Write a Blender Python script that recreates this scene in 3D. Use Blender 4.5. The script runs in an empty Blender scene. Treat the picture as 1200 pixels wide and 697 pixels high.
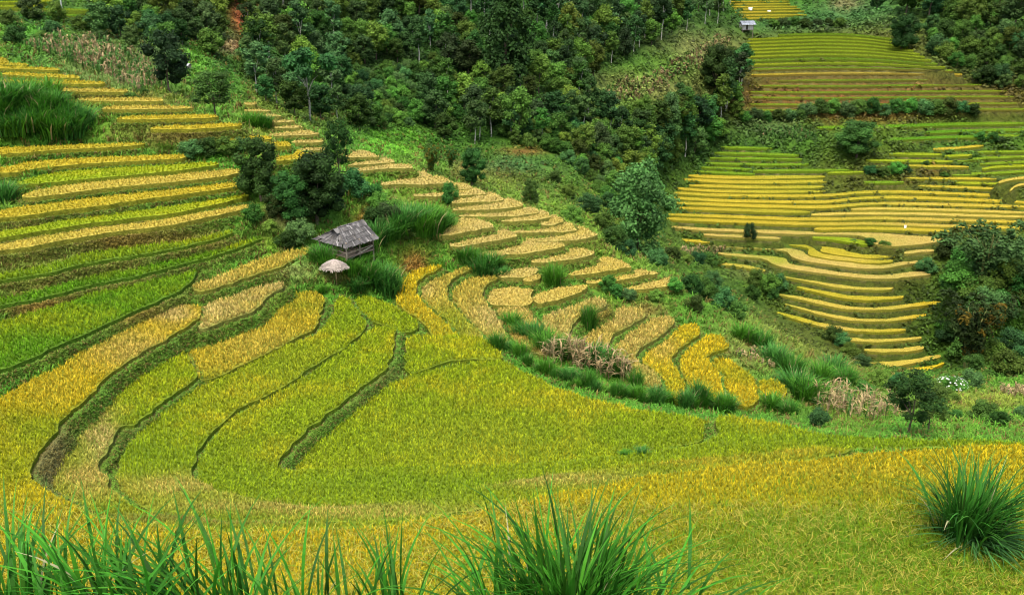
import bpy, bmesh, math, random, time
import numpy as np
from mathutils import Vector, Matrix
from mathutils.geometry import tessellate_polygon
T0 = time.time()
RNG = np.random.default_rng(7)
random.seed(7)
S = 1.35                                      # metres per unit of the traced levels
scene = bpy.context.scene
COL = scene.collection
# ---------------------------------------------------------------- camera model (photo pixels 1200 x 697)
F_PX, HORIZON = 1100.0, -60.0
PITCH = math.atan((348.5 - HORIZON) / F_PX)
CP, SP = math.cos(PITCH), math.sin(PITCH)

def ray(u, v):
    a = (np.asarray(u, float) - 600.0) / F_PX
    b = (348.5 - np.asarray(v, float)) / F_PX
    return a, CP + b * SP, -SP + b * CP

def on_level(u, v, z):
    """The point of the horizontal plane z seen at photo pixel (u, v)."""
    x, y, dz = ray(u, v)
    t = z / np.minimum(dz, -0.02)
    return x * t, y * t

def slope_at(u, v):
    x, y, dz = ray(u, v)
    return -dz / np.hypot(x, y)

def to_px(x, y, z):
    d = np.maximum(y * CP - z * SP, 0.05)
    return 600.0 + F_PX * x / d, 348.5 - F_PX * (y * SP + z * CP) / d

# ---------------------------------------------------------------- rice paddies
# id: (level, ripeness colour, back edge, front edge, label).  level: a number, or
# ('up', below, u, v_own_front, v_back_of_below) / ('dn', above, u, v_front_of_above, v_own_back)
PAD = {}
def pad(k, z, pal, back, front=(), label=None, cat='rice paddy'):
    PAD[k] = dict(z=z, pal=pal, poly=list(back) + list(front)[::-1], label=label, near=1)

# the bowl of fields below the viewpoint
pad("A", -21.75, 'yg', [(476,438),(500,430),(527,423),(560,420),(590,419),(605,426),(640,445),(690,463),(750,475),(800,480),(834,487),(836,496),(822,512),
    (790,520),(745,532),(620,545),(470,550),(340,553),(345,525),(375,497),(420,465),(458,442)], label='largest yellow-green rice field lying in the middle of the bowl')
pad('S1', ('up','A',400,464,484), 'yg', [(436,378),(462,379),(464,386),(459,408),(455,427),(424,446),(404,464),(380,482),(360,497),(335,525),(322,541),(330,546),
    (400,544),(470,541),(560,538),(620,536),(700,530),(745,527),(790,519),(822,513),(838,508),(843,497),(840,484),(850,480),(880,486),(920,494),(960,503),
    (1000,508),(1060,509),(1120,510),(1230,513),(1230,519),(1100,520),(1000,522),(960,523),(900,528),(825,535),(740,543),(667,551),(600,561),(540,574),(490,584),
    (430,590),(360,590),(300,583),(260,575),(230,560),(232,535),(245,512),(262,492),(285,476),(315,462),(350,443),(380,420),(404,408),(425,390)],
    label='curved rice field wrapping round the left and near side of the largest field')
pad('S2', ('up','S1',345,440,446), 'yg', [(392,345),(408,345),(420,361),(434,374),(425,385),(402,404),(365,425),(345,440),(310,460),(285,470),(268,482),(250,500),
    (235,515),(225,538),(222,552),(228,557),(260,571),(300,579),(360,586),(430,586),(490,580),(540,570),(600,557),(667,547),(740,539),(825,531),(900,524),(960,519),(1010,519),
    (960,534),(860,543),(780,551),(700,566),(620,583),(540,594),(480,603),(400,607),(300,606),(210,602),(165,592),(138,572),(134,552),(142,535),(150,518),(160,503),(170,492),
    (190,475),(215,457),(240,446),(275,432),(300,418),(350,395),(372,388),(384,372),(392,360)],
    label='long curved rice field running down from the thatched shelter towards the brownish band')
pad('L25', ('up','S2',300,413,420), 'yo', [(220,407),(235,403),(275,390),(305,378),(318,367),(320,352),(335,345),(350,339),(377,337),(381,355),(373,367),(368,383),
    (350,388),(330,400),(300,413),(275,427),(240,440),(232,438),(228,425)], label='golden rice field with a blunt end beside the small thatched shelter')
pad('S3', ('up','S2',190,464,476), 'yg', [(199,405),(219,410),(228,428),(231,439),(195,462),(178,475),(158,494),(140,492),(133,505),(120,525),(115,540),(122,556),(138,574),
    (165,591),(210,601),(300,605),(400,606),(480,602),(540,594),(480,609),(420,616),(320,620),(200,616),(150,612),(100,598),(67,578),(51,561),(67,533),(77,513),(87,491),
    (103,474),(127,453),(159,435)], label='sickle-shaped rice field with a withered tan middle at the left')
pad('L24', ('up','L25',270,368,391), 't', [(238,352),(270,343),(300,332),(320,327),(331,327),(330,331),(322,337),(310,343),(307,351),(298,358),(280,365),(260,372),(240,380),
    (229,379),(238,365)], label='pale tan rice field above the golden blunt-ended field')
pad('B', ('up','S3',165,408,433), 'y', [(3,462),(28,445),(60,430),(100,405),(150,380),(190,361),(225,353),(236,354),(235,361),(227,373),(200,390),(180,400),(150,418),(130,432),(112,450),
    (95,466),(80,477),(68,490),(60,505),(45,525),(30,550),(45,563),(70,578),(100,595),(150,609),(200,613),(320,617),(420,613),(480,606),(560,593),(620,580),(700,563),
    (780,548),(860,540),(960,531),(1080,520),(1230,511),(1330,560),(1400,720),(-120,720),(-90,560),(-60,480)],
    label='wide golden rice field closest to the viewer, turning green at its lower right')
pad('L22', ('up','L24',290,321,336), 'yt', [(224,331),(245,322),(280,308),(310,298),(345,288),(360,287)], [(224,335),(235,337),(255,332),(280,323),(310,314),(340,302),(362,291)],
    label='narrow golden rice strip ending left of the wooden field hut')
pad('L21', ('up','B',120,376,396), 'g', [(-70,392),(0,372),(30,362),(75,352),(120,334),(170,325),(210,318),(232,311)], [(-70,452),(0,427),(20,420),(60,402),(110,380),(150,362),(200,341),(218,330),(233,314)],
    label='broad bright green rice field on the lower left hillside')
pad('L20', ('up','L21',110,327,339), 'g', [(-60,356),(0,345),(60,332),(110,318),(160,311),(200,299),(250,288),(308,272)], [(-60,364),(0,352),(50,343),(110,327),(160,318),(200,307),(250,295),(306,276)],
    label='bright green rice strip directly above the broad green field')
pad('L19', ('up','L20',140,297,313), 'gy', [(-60,329),(0,316),(60,305),(100,292),(140,286),(200,280),(240,274),(270,266)], [(-60,335),(0,323),(50,316),(90,305),(140,297),(200,287),(250,276),(272,268)],
    label='green rice strip with an eroded reddish bank above it, left hillside')
pad('L18', ('up','L19',150,266,285), 'yt', [(-60,292),(0,283),(50,273),(110,264),(160,258),(200,252),(250,243),(296,235)], [(-60,299),(0,290),(40,284),(80,276),(130,268),(190,262),(230,254),(297,239)],
    label='straw-coloured rice strip above the reddish eroded bank on the left')
LS = [('L17','L18',150,252,259,'yg',[(-60,277),(0,268),(15,265),(60,257),(110,249),(160,244),(200,238),(250,229),(290,224)],[(-60,282),(0,274),(40,268),(90,260),(150,252),(200,247),(250,236),(290,227)]),
 ('L16','L17',150,232,245,'yo',[(-60,252),(0,243),(40,236),(100,229),(160,223),(200,218),(290,208)],[(-60,258),(0,251),(30,249),(70,242),(120,237),(170,229),(200,226),(292,213)]),
 ('L15','L16',150,214,224,'yt',[(25,223),(60,215),(100,211),(150,206),(200,202),(280,194)],[(28,228),(60,225),(110,218),(160,213),(200,210),(282,201)]),
 ('L14','L15',150,202,207,'yg',[(15,211),(40,204),(80,197),(140,193),(200,190),(258,186)],[(18,213),(60,210),(110,205),(160,201),(200,197),(255,190)]),
 ('L13','L14',150,185.5,193,'yo',[(-60,200),(0,194),(20,188),(60,184),(120,181),(200,178),(217,177.5)],[(-60,205),(0,199),(20,198),(45,193),(90,189),(140,186),(217,182.5)]),
 ('L12','L13',120,170,181,'yo',[(-60,172),(0,170),(60,167.5),(120,165.5),(172,164)],[(-60,178),(0,177),(25,176),(60,172),(110,170),(172,166)]),
 ('L10','L13',195,149,178,'yo',[(175,146),(200,144),(280,141)],[(175,148.5),(230,148),(285,144)]),
 ('L11','L13',230,163.5,177,'yo',[(227,162),(240,160),(285,159),(300,156),(318,157)],[(228,163.5),(285,161.5),(300,159),(318,160)]),
 ('L11b','L11',318,168,169,'yo',[(312,166),(325,163),(340,163.5)],[(316,169),(340,168)]),
 ('L11c','L11b',330,181,183,'yo',[(325,181),(345,178),(345,172),(355,173.5),(367,178)],[(325,185),(340,184),(362,182)]),
 ('L9','L10',200,136,144.5,'yo',[(137,134),(180,132),(252,131)],[(137,137),(180,136.5),(258,134.5)]),
 ('L8','L9',200,124.5,131.5,'yt',[(120,121.5),(222,121)],[(122,125.5),(227,124)]),
 ('L7','L8',160,115.5,121,'yt',[(90,112),(185,111.5),(190,113)],[(92,115),(191,116)]),
 ('L6','L7',120,104,111.5,'yt',[(60,101),(140,101.5),(148,103)],[(65,104),(150,105)]),
 ('L5','L6',100,96,101,'yo',[(-30,91),(45,92),(120,92.5)],[(-30,95),(45,95),(122,96)]),
 ('L4','L5',70,88,92,'yo',[(2,82),(60,84),(92,86)],[(2,85),(60,87.5),(95,89)]),
 ('L3','L4',40,78.5,83,'yo',[(-40,75),(40,76),(66,77)],[(-40,77),(40,78),(70,80)]),
 ('L2','L3',20,74,75.5,'yo',[(-40,70),(0,71),(30,72)],[(-40,72.5),(0,73),(33,74.5)]),
 ('L1','L2',5,70,71.5,'yo',[(-40,64),(0,65),(8,66)],[(-40,69),(0,70),(10,70)])]
for k, par, u, v1, v2, pal, b, f in LS:
    pad(k, ('dn' if k in ('L11b','L11c') else 'up', par, u) + ((v1, v2) if k not in ('L11b','L11c') else ((160.5, 164.5) if k == 'L11b' else (168.5, 173.5))), pal, b, f)
# small fields between the bowl and the spur
pad('T', ('up','A',527,419,423), 'yg', [(475,390),(500,388),(565,390),(577,398),(585,410),(590,415),(560,416),(527,418),(500,427),(476,434),(473,410)], label='small four-sided rice field at the head of the largest field')
pad('U', ('up','T',470,387,389), 'yg', [(412,346),(425,343),(445,345),(470,358),(492,376),(488,381),(466,387),(462,378),(436,374),(421,360)], label='small wedge-shaped green rice field below the wooden field hut')
pad('F1', -21.9, 'yy', [(518,306),(500,308),(480,316),(470,325),(464,338),(465,350),(475,360),(490,367),(500,380),(508,392)], [(519,308),(505,315),(490,325),(486,335),(490,345),(500,353),(515,368),(530,380),(546,396)],
    label='leftmost of three curved golden strips beyond the small four-sided field')
pad('F2', ('dn','F1',505,315,324), 'yt', [(559,309),(540,310),(525,317),(505,325),(490,336),(490,342),(500,350),(510,360),(525,372),(545,396)], [(560,311),(545,314),(530,322),(524,332),(523,340),(530,352),(545,366),(560,382),(570,397)],
    label='middle one of three curved golden strips beyond the small four-sided field')
pad('F3', ('dn','F2',545,314,323), 'yt', [(583,320),(565,320),(545,324),(532,335),(527,345),(535,353),(548,370),(562,384),(572,396)], [(583,323),(570,328),(564,335),(567,347),(578,362),(588,374),(594,384),(595,400),(575,400)],
    label='rightmost of three curved strips, yellow at its top and tan below')
pad('G1', ('dn','F3',580,324.5,335), 'to', [(573,337),(585,334),(610,333),(626,335),(623,340),(624,352),(610,355),(590,354),(573,352),(569,345)], label='small block-shaped tan rice field with a dark front edge')
pad('G1b', ('up','G1',600,322,333.5), 't', [(583,318),(590,314),(610,311),(625,310),(632,313)], [(584,320),(590,322),(610,322),(625,318)], label='small oval tan rice field just left of a bright grass clump')
pad('G1c', ('dn','G1b',622,319,320), 'to', [(613,324),(625,319),(635,317)], [(615,326),(625,326),(634,323)], label='smallest scrap of tan rice beside a bright grass clump')
pad('H1', ('dn','G1',600,355,357.5), 'to', [(578,357),(622,357),(626,370),(640,384),(662,404),(655,416),(630,410),(605,396),(595,386),(588,370)], label='tan rice field sloping towards the hedge, below the block-shaped field')
pad('G2', ('up','H1',618,352,357), 'to', [(625,343),(640,338),(665,332),(685,330),(688,333)], [(625,348),(630,352),(645,350),(665,344),(680,339)], label='tongue-shaped tan rice field right of the block-shaped field')
pad('H2', ('dn','H1',640,385,386), 't', [(632,371),(640,363),(660,358),(678,352),(695,345),(705,345),(713,349),(703,358),(692,362),(680,364),(672,374),(667,385),(672,394),(684,404),(675,412),(662,406),(650,392),(640,380)],
    label='tan rice field hooked round the dark bush in its green bank')
pad('H3', ('dn','H2',700,361,380), 'to', [(723,356),(745,356),(757,359),(754,367),(740,376),(722,385),(712,398),(709,412),(698,413),(686,404),(679,395),(684,389),(700,380),(715,372),(722,366)],
    label='golden tan rice field just right of the dark bush')
pad('H4', ('dn','H3',740,376,384), 'to', [(762,367),(790,366),(794,371),(785,380),(765,393),(750,405),(744,416),(755,424),(772,434),(777,443),(766,452),(745,444),(725,430),(716,414),(718,402),(735,387),(752,373)],
    label='S-shaped tan rice field with a rounded end above the hedge')
pad('H5', ('dn','H4',770,390,399), 'yy', [(802,376),(815,375),(822,382),(817,390),(800,400),(790,412),(787,420),(793,427),(800,435),(804,447),(804,462),(796,466),(785,460),(778,447),(773,434),(760,424),(750,416),(757,408),(775,395),(790,383)],
    label='yellow S-shaped rice field whose lower end bulges towards the hedge')
pad('H6', ('dn','H5',810,394,401), 'yy', [(826,388),(845,388),(852,396),(854,401),(848,406),(835,409),(829,415),(832,422),(840,430),(845,440),(848,452),(857,466),(850,472),(835,467),(812,457),(806,445),(800,433),(794,425),(797,415),(805,405),(820,395)],
    label='bright yellow rice field with a hooked upper end')
pad('H7', ('dn','H6',845,407,415), 'yy', [(833,418),(845,414),(855,416),(865,424),(880,433),(886,442),(888,455),(885,468),(875,473),(857,465),(848,448),(846,438),(838,425)], label='bright yellow oval rice field near the end of the spur')
pad('H8', ('dn','H7',884,440,447), 'yy', [(888,442),(900,440),(916,442),(922,453),(918,464),(905,468),(892,465),(888,452)], label='last small yellow rice field at the end of the spur')
# terraces of the spur
SP_ = [('N3','up','G1b',605,294.5,311,'t',[(558,294),(580,291),(605,286),(612,279),(630,278),(650,280),(662,283)],[(558,296),(580,296),(610,294),(640,290),(663,285)]),
 ('N2','up','N3',590,277,289,'t',[(527,283),(550,278),(575,272),(582,266),(600,267),(606,272)],[(528,286),(550,284),(580,279),(600,275),(606,273)]),
 ('N1','up','N2',560,266,276,'t',[(507,271),(520,265),(540,259),(537,252),(560,253),(574,257),(577,262)],[(509,273),(530,272),(550,268),(565,265),(577,263)]),
 ('N4','dn','N3',650,287,297,'t',[(623,302),(640,299),(665,294),(668,287),(685,288),(698,292)],[(625,304),(650,303),(680,299),(698,294)]),
 ('N5','dn','N4',690,296.5,309,'to',[(665,316),(685,312),(703,308),(702,297),(720,299),(735,304),(739,309)],[(667,319),(690,317),(720,312),(739,310)]),
 ('N6','dn','N5',720,312,321.5,'to',[(687,326),(710,323),(740,317),(745,312),(760,314),(770,316)],[(689,329),(715,327),(750,320),(770,317)]),
 ('N7','dn','N6',765,318,327,'to',[(730,335),(755,329),(777,324),(778,321),(790,322),(798,326)],[(732,337),(760,335),(785,331),(798,328)]),
 ('M22','up','N3',650,279.5,280.5,'t',[(610,277),(640,276),(665,272),(678,268),(677,261),(690,265),(699,271)],[(640,280),(670,278),(690,276),(699,272)]),
 ('M21','up','M22',665,268,272,'t',[(600,268),(630,266),(655,263),(662,256),(672,261),(677,265)],[(601,269.5),(640,269),(660,268.5),(677,267)]),
 ('M20','up','M21',650,260,264,'t',[(635,259),(645,255),(646,248),(655,251),(660,255)],[(636,261),(650,260),(661,257)]),
 ('M19','up','M20',640,253,256.5,'t',[(588,255),(615,252),(632,248),(632,243),(640,245),(645,249)],[(588,256.5),(615,256),(635,254),(646,251)]),
 ('M18','up','M19',610,249.5,252.5,'t',[(536,249),(570,248),(600,245),(615,239),(628,240),(631,244)],[(537,250.5),(570,251),(605,250),(631,246)]),
 ('M17','up','M18',580,242.5,247.5,'t',[(530,241),(560,238),(590,234),(590,229),(605,231),(612,236)],[(530,243),(560,243),(590,242),(612,238)]),
 ('M16','up','M17',570,233.5,237,'t',[(530,233),(555,227),(570,222),(585,225),(590,230)],[(531,235),(560,234),(580,233),(590,231)]),
 ('M15','up','M16',550,226,228.5,'t',[(484,225),(515,223),(535,222),(545,219),(555,216),(568,221),(569,224)],[(484,227),(515,227),(540,226.5),(569,225)]),
 ('M14','up','M15',540,219,221,'t',[(523,216),(533,211),(545,211.5),(553,216)],[(525,220),(540,219),(553,218)]),
 ('M13','up','M15',510,213,223.5,'t',[(447,211),(465,208),(490,206),(508,203),(520,205),(530,210)],[(447,214),(470,212),(490,213.5),(512,212.5),(531,211)]),
 ('M12','up','M13',495,205.5,206.5,'t',[(484,203),(487,199),(495,198),(505,202)],[(484,206),(495,205),(506,203.5)]),
 ('M11','up','M13',470,194.5,208,'t',[(412,196),(440,192),(465,189),(480,190),(484,193)],[(415,198),(450,195),(470,194.5),(484,194)]),
 ('M10','up','M11',440,189,192,'t',[(408,190),(440,185),(448,182),(455,182),(461,186)],[(408,191),(440,189),(462,187)]),
 ('M9','up','M10',430,181,186.5,'t',[(404,180),(420,174),(425,173),(440,178),(443,181)],[(404,182),(430,181),(444,181)]),
 ('M8','up','M9',405,178,178.5,'t',[(345,172),(375,170),(384,171)],[(350,174),(384,173)]),
 ('M7','up','M8',360,164.5,171,'t',[(340,163),(370,161),(380,162)],[(342,165),(380,164)]),
 ('M6','up','M7',350,156,162.5,'t',[(312,155),(340,152),(360,149.5),(373,153)],[(315,157),(345,156),(376,155)]),
 ('M5','up','M6',345,147.5,151.5,'t',[(320,146),(350,144),(355,146)],[(322,147.5),(357,147)]),
 ('M4','up','M5',335,141,145,'t',[(305,140),(340,138),(345,139)],[(305,142),(346,140)]),
 ('M3','up','M4',320,134,139.5,'t',[(303,132),(327,132)],[(303,134),(329,134)]),
 ('M2','up','M3',310,128,132.5,'t',[(286,126),(313,126)],[(286,128),(316,128)]),
 ('M1','up','M2',295,120,126,'t',[(286,117.5),(299,118)],[(286,120),(301,120)])]
for k, m, par, u, v1, v2, pal, b, f in SP_:
    pad(k, (m, par, u, v1, v2), pal, b, f)

# the far hillside on the right: (id, colour, back edge, front edge or thickness)
RD_V = [-20, 0, 40, 85, 135, 170, 200, 230, 265, 300, 350, 400, 440, 470]
RD_D = [352, 345, 315, 294, 270, 255, 243, 230, 215, 204, 192, 181, 172, 160]
def far_level(u, v):
    return -float(np.interp(v, RD_V, RD_D) * slope_at(600, v))
def far(k, pal, line, t):
    fr = [(x, y + t) for x, y in line] if not isinstance(t, list) else t
    vm = float(np.mean([y for x, y in fr]))
    PAD[k] = dict(z=far_level(0, vm), pal=pal, poly=list(line) + fr[::-1], label=None, near=0)
FAR = [
 ('Ra','yy',[(1050,434),(1065,430),(1085,429),(1100,425),(1108,423)],[(1055,438),(1075,438),(1087,436),(1090,431),(1105,426)]),
 ('Rb','yt',[(1012,424),(1030,423),(1060,421),(1080,417),(1100,414.5)],[(1013,426),(1035,429),(1060,427),(1085,422),(1104,417)]),
 ('Rc','yt',[(1012,407),(1040,408),(1065,406),(1083,404)],[(1012,410),(1035,412),(1060,411),(1083,407)]),
 ('Rd','yt',[(987,393),(1010,396),(1033,397),(1055,395),(1080,393)],[(988,396),(1005,399),(1033,400),(1060,398),(1080,396)]),
 ('Re','yo',[(910,364),(925,367),(945,373),(970,379),(1000,384),(1030,385),(1062,384)],[(910,366),(925,371),(945,377),(970,383),(1000,387),(1030,388),(1062,387)]),
 ('Rf','yt',[(918,354),(940,358),(965,365),(1000,372),(1030,373),(1060,370),(1090,366)],[(920,356),(940,361),(965,369),(1000,375),(1030,376),(1060,374),(1085,370),(1096,366)]),
 ('Rg','yt',[(913,343),(935,346),(960,351),(990,358),(1020,360),(1050,357),(1080,353),(1102,352)],[(914,345),(935,349),(960,355),(990,361),(1020,363),(1050,361),(1080,357),(1102,355)]),
 ('Rh','yo',[(933,334),(960,339),(990,345),(1020,347),(1045,346),(1060,345)],[(934,336),(960,342),(990,349),(1020,351),(1045,350),(1060,348)]),
 ('Ri','yt',[(911,320),(935,324),(965,330),(1000,335),(1030,336),(1048,334)],[(912,323),(935,327),(965,333),(1000,338.5),(1030,339),(1048,338)]),
 ('Rj','to',[(841,295),(870,297),(895,299),(910,300),(921,301),(922,307),(940,311),(965,315),(1000,320),(1040,322),(1070,317),(1091,318)],[(841,297),(870,300),(897,302),(905,308),(920,313),(945,317),(975,321),(1010,325),(1040,326),(1060,324),(1091,321)]),
 ('Rk','to',[(829,284),(860,286),(895,287.5),(925,290),(940,293),(945,298),(960,301),(985,305),(1020,310),(1040,310),(1060,305),(1094,304)],[(830,286),(860,289),(895,291),(918,292),(925,297),(930,302),(950,306),(980,310),(1010,314),(1035,314),(1055,310),(1075,307),(1094,306)]),
 ('Rl','yo',[(917,282),(935,284),(955,289),(957,294),(970,297.5),(1000,301.5),(1030,304.5),(1047,303)],[(917,285),(940,288),(950,291),(945,297),(955,300),(985,304),(1020,307.5),(1047,306)]),
 ('Rm','yo',[(940,281),(965,283),(975,286),(984,282),(992,286),(988,292),(1005,297),(1025,298),(1050,297)],[(941,283),(958,286),(964,289),(960,294),(980,298),(1015,302.5),(1050,300)]),
 ('Rn','to',[(771,263),(820,266),(870,268),(910,269),(950,271),(1000,272),(1030,272),(1060,275),(1100,277),(1112,277)],[(771,265),(820,269),(870,271),(910,273),(960,274),(1000,274),(1018,278),(1022,285),(1045,288),(1070,286),(1090,284),(1108,281)]),
 ('Ro','to',[(826,272.5),(870,275),(914,277)],2.5), ('Rp','yo',[(785,278),(831,281)],3), ('Rq','yg',[(952,276),(975,277),(1000,278),(1018,283)],[(952,278.5),(980,280),(1003,285),(1018,286)]),
 ('Rr','to',[(1060,294),(1080,291.5),(1095,291)],3), ('Rs','yt',[(841,306),(870,309),(895,314)],[(842,309),(875,313),(890,318),(899,317)]),
 ('Rt','yg',[(1174,447),(1185,440),(1200,438),(1230,437)],[(1185,456),(1200,457),(1230,457)]), ('Ru','to',[(1098,443),(1105,437),(1120,434)],[(1104,444),(1110,441),(1121,438)]),
 ('Rv','yo',[(955,265.5),(1000,264),(1050,265.5),(1112,268)],3.5),
 ('Q1','gy',[(845,170.5),(906,172)],2), ('Q2','gy',[(838,177),(900,178.5),(937,180)],2.3), ('Q3','gy',[(832,183),(940,184.5)],2.3), ('Q4','gy',[(827,189),(890,191),(948,190.5)],2.3),
 ('Q5','gy',[(822,194),(882,196.5)],2.3), ('Q5b','gy',[(883,198),(1000,197)],2.3), ('Q6','gy',[(812,198.5),(885,202)],2.3), ('Q7','yo',[(806,203),(855,206),(970,204.5)],3.4),
 ('Q8','yo',[(800,207.5),(860,211.5),(970,210),(1015,208)],3.3), ('Q9','yo',[(808,215),(900,217.5),(966,216.5)],3), ('Q10','yo',[(792,218),(840,222.5),(968,222)],3),
 ('Q11','yo',[(790,223.5),(850,227),(970,227.5),(1010,222.5),(1060,222),(1190,227.5)],3), ('Q12','yo',[(783,229),(850,233),(960,234.5),(986,232.5),(1000,230),(1060,228),(1210,235)],3.2),
 ('Q13','yo',[(790,235),(870,238.5),(960,240.5),(992,238.5),(1020,235.5),(1100,237),(1210,240)],3.2), ('Q14','yo',[(793,241),(870,244),(949,246)],3.2),
 ('Q14b','yt',[(951,249),(998,247.5),(1080,248),(1210,252)],3), ('Q14c','yt',[(997,243),(1040,241.5),(1210,247)],2.8), ('Q15','yo',[(783,248.5),(870,252),(960,255),(1000,253.5),(1040,253),(1210,258)],3.2),
 ('Q16','yo',[(776,253.5),(850,256.5),(960,260.5),(1020,259),(1100,262),(1210,265)],3.2),
 ('V1','g',[(1147,136),(1210,135)],2), ('V2','g',[(958,147),(1000,147),(1060,145),(1120,143),(1210,141.5)],3.2), ('V3','g',[(1085,153),(1150,150),(1210,150)],3), ('V4','g',[(1027,161.5),(1120,158),(1210,156.5)],3),
 ('V5','yo',[(1093,173),(1120,171.5),(1153,168.5)],2.6), ('V6','yg',[(1043,178),(1105,179)],2.6), ('V6b','yg',[(1106,181),(1140,179.5)],2.5), ('V6c','gy',[(1140,176),(1210,175.5)],2.4), ('V7','yg',[(1015,185.5),(1118,187)],2.8),
 ('V7b','gy',[(1119,187),(1150,183),(1210,181)],2.6), ('V8','yo',[(1062,192),(1135,193.5)],2.5), ('V8b','gy',[(1148,190),(1210,187)],2.6), ('V9','yg',[(1152,196),(1170,193),(1210,192)],2.6), ('V10','gy',[(1115,202.5),(1160,201),(1210,198)],2.6),
 ('V11','yo',[(1060,206.5),(1168,207.5)],2.6), ('V11b','yt',[(1170,212),(1185,207.5),(1210,205)],2.8), ('V12','yg',[(970,200.5),(1012,199.5)],2.2), ('V13','yg',[(1120,212),(1183,213.5)],2.5), ('V14','gy',[(1012,211.5),(1060,211.5)],2.2),
 ('V15','yo',[(1075,215.5),(1183,219.5)],2.6), ('V16','yt',[(1183,222),(1190,215),(1210,212)],2.8),
 ('X1','yo',[(855,1),(925,0.5)],1.4), ('X2','yo',[(855,4),(926,3.5)],1.5), ('X3','yo',[(857,7),(935,6.5)],1.5), ('X4','yo',[(857,10),(938,9)],1.5), ('X5','yo',[(859,13.5),(943,12)],1.6), ('X6','yo',[(860,17),(945,16)],1.7), ('X7','yo',[(864,20.5),(922,19)],1.6)]
for a in FAR: far(*a)
FAN = {i + 1: v for i, v in enumerate([38, 41.8, 45.8, 49.8, 53.9, 57.8, 62.2, 67, 72, 77.8, 84.3, 92.6, 99.5, 106.8, 113.3, 121.2, 127.8])}
THK = {i: 1.9 if i < 10 else 1.7 for i in FAN}
def fan(i):
    v = FAN[i]
    if i <= 11:
        f = (v - 38) / (84.3 - 38); lo = np.interp; A = [(875, 41), (960, 38), (1010, 39.5), (1055, 46), (1090, 52), (1130, 60)]; Bq = [(875, 86.5), (960, 84.3), (1040, 84), (1110, 85), (1130, 86)]
        end = float(np.interp(v, [38, 84.3], [1052, 1128])); st = 912 if i == 1 else 876 if i < 9 else 880
        us = np.concatenate([np.arange(st, end - 8, 28), [end]])
        vv = np.interp(us, *zip(*A)) * (1 - f) + np.interp(us, *zip(*Bq)) * f
        return list(zip(us.tolist(), vv.tolist()))
    end = {12: 1132, 13: 1150, 14: 1180, 15: 1188, 16: 1192, 17: 1210}[i]
    us = np.concatenate([np.arange(878, end - 8, 40), [end]])
    return [(float(u), float(v + .8 * math.cos((u - 960) / 60.0) - .8)) for u in us]
for i in FAN: far('T%d' % i, 'gy yg yg yg yg yg yg gy yg gy yo gy gy gy gy gy gy'.split()[i - 1], fan(i), THK[i])
# small green terraces in the upper left corner
for k, pal, line, t, d in [('Z1','yg',[(-20,1),(60,-0.5)],1.5,170), ('Z2','yg',[(-20,5),(52,6)],1.5,166), ('Z3','gy',[(50,9),(112,10)],1.6,163), ('Z4','g',[(72,14.5),(97,17)],2.2,160), ('Z5','g',[(4,25.5),(60,26.5),(100,29)],2.4,150)]:
    z = -float(d * slope_at(600, np.mean([y for x, y in line])))
    PAD[k] = dict(z=z, pal=pal, poly=list(line) + [(x, y + t) for x, y in line][::-1], label=None, near=0)

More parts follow.
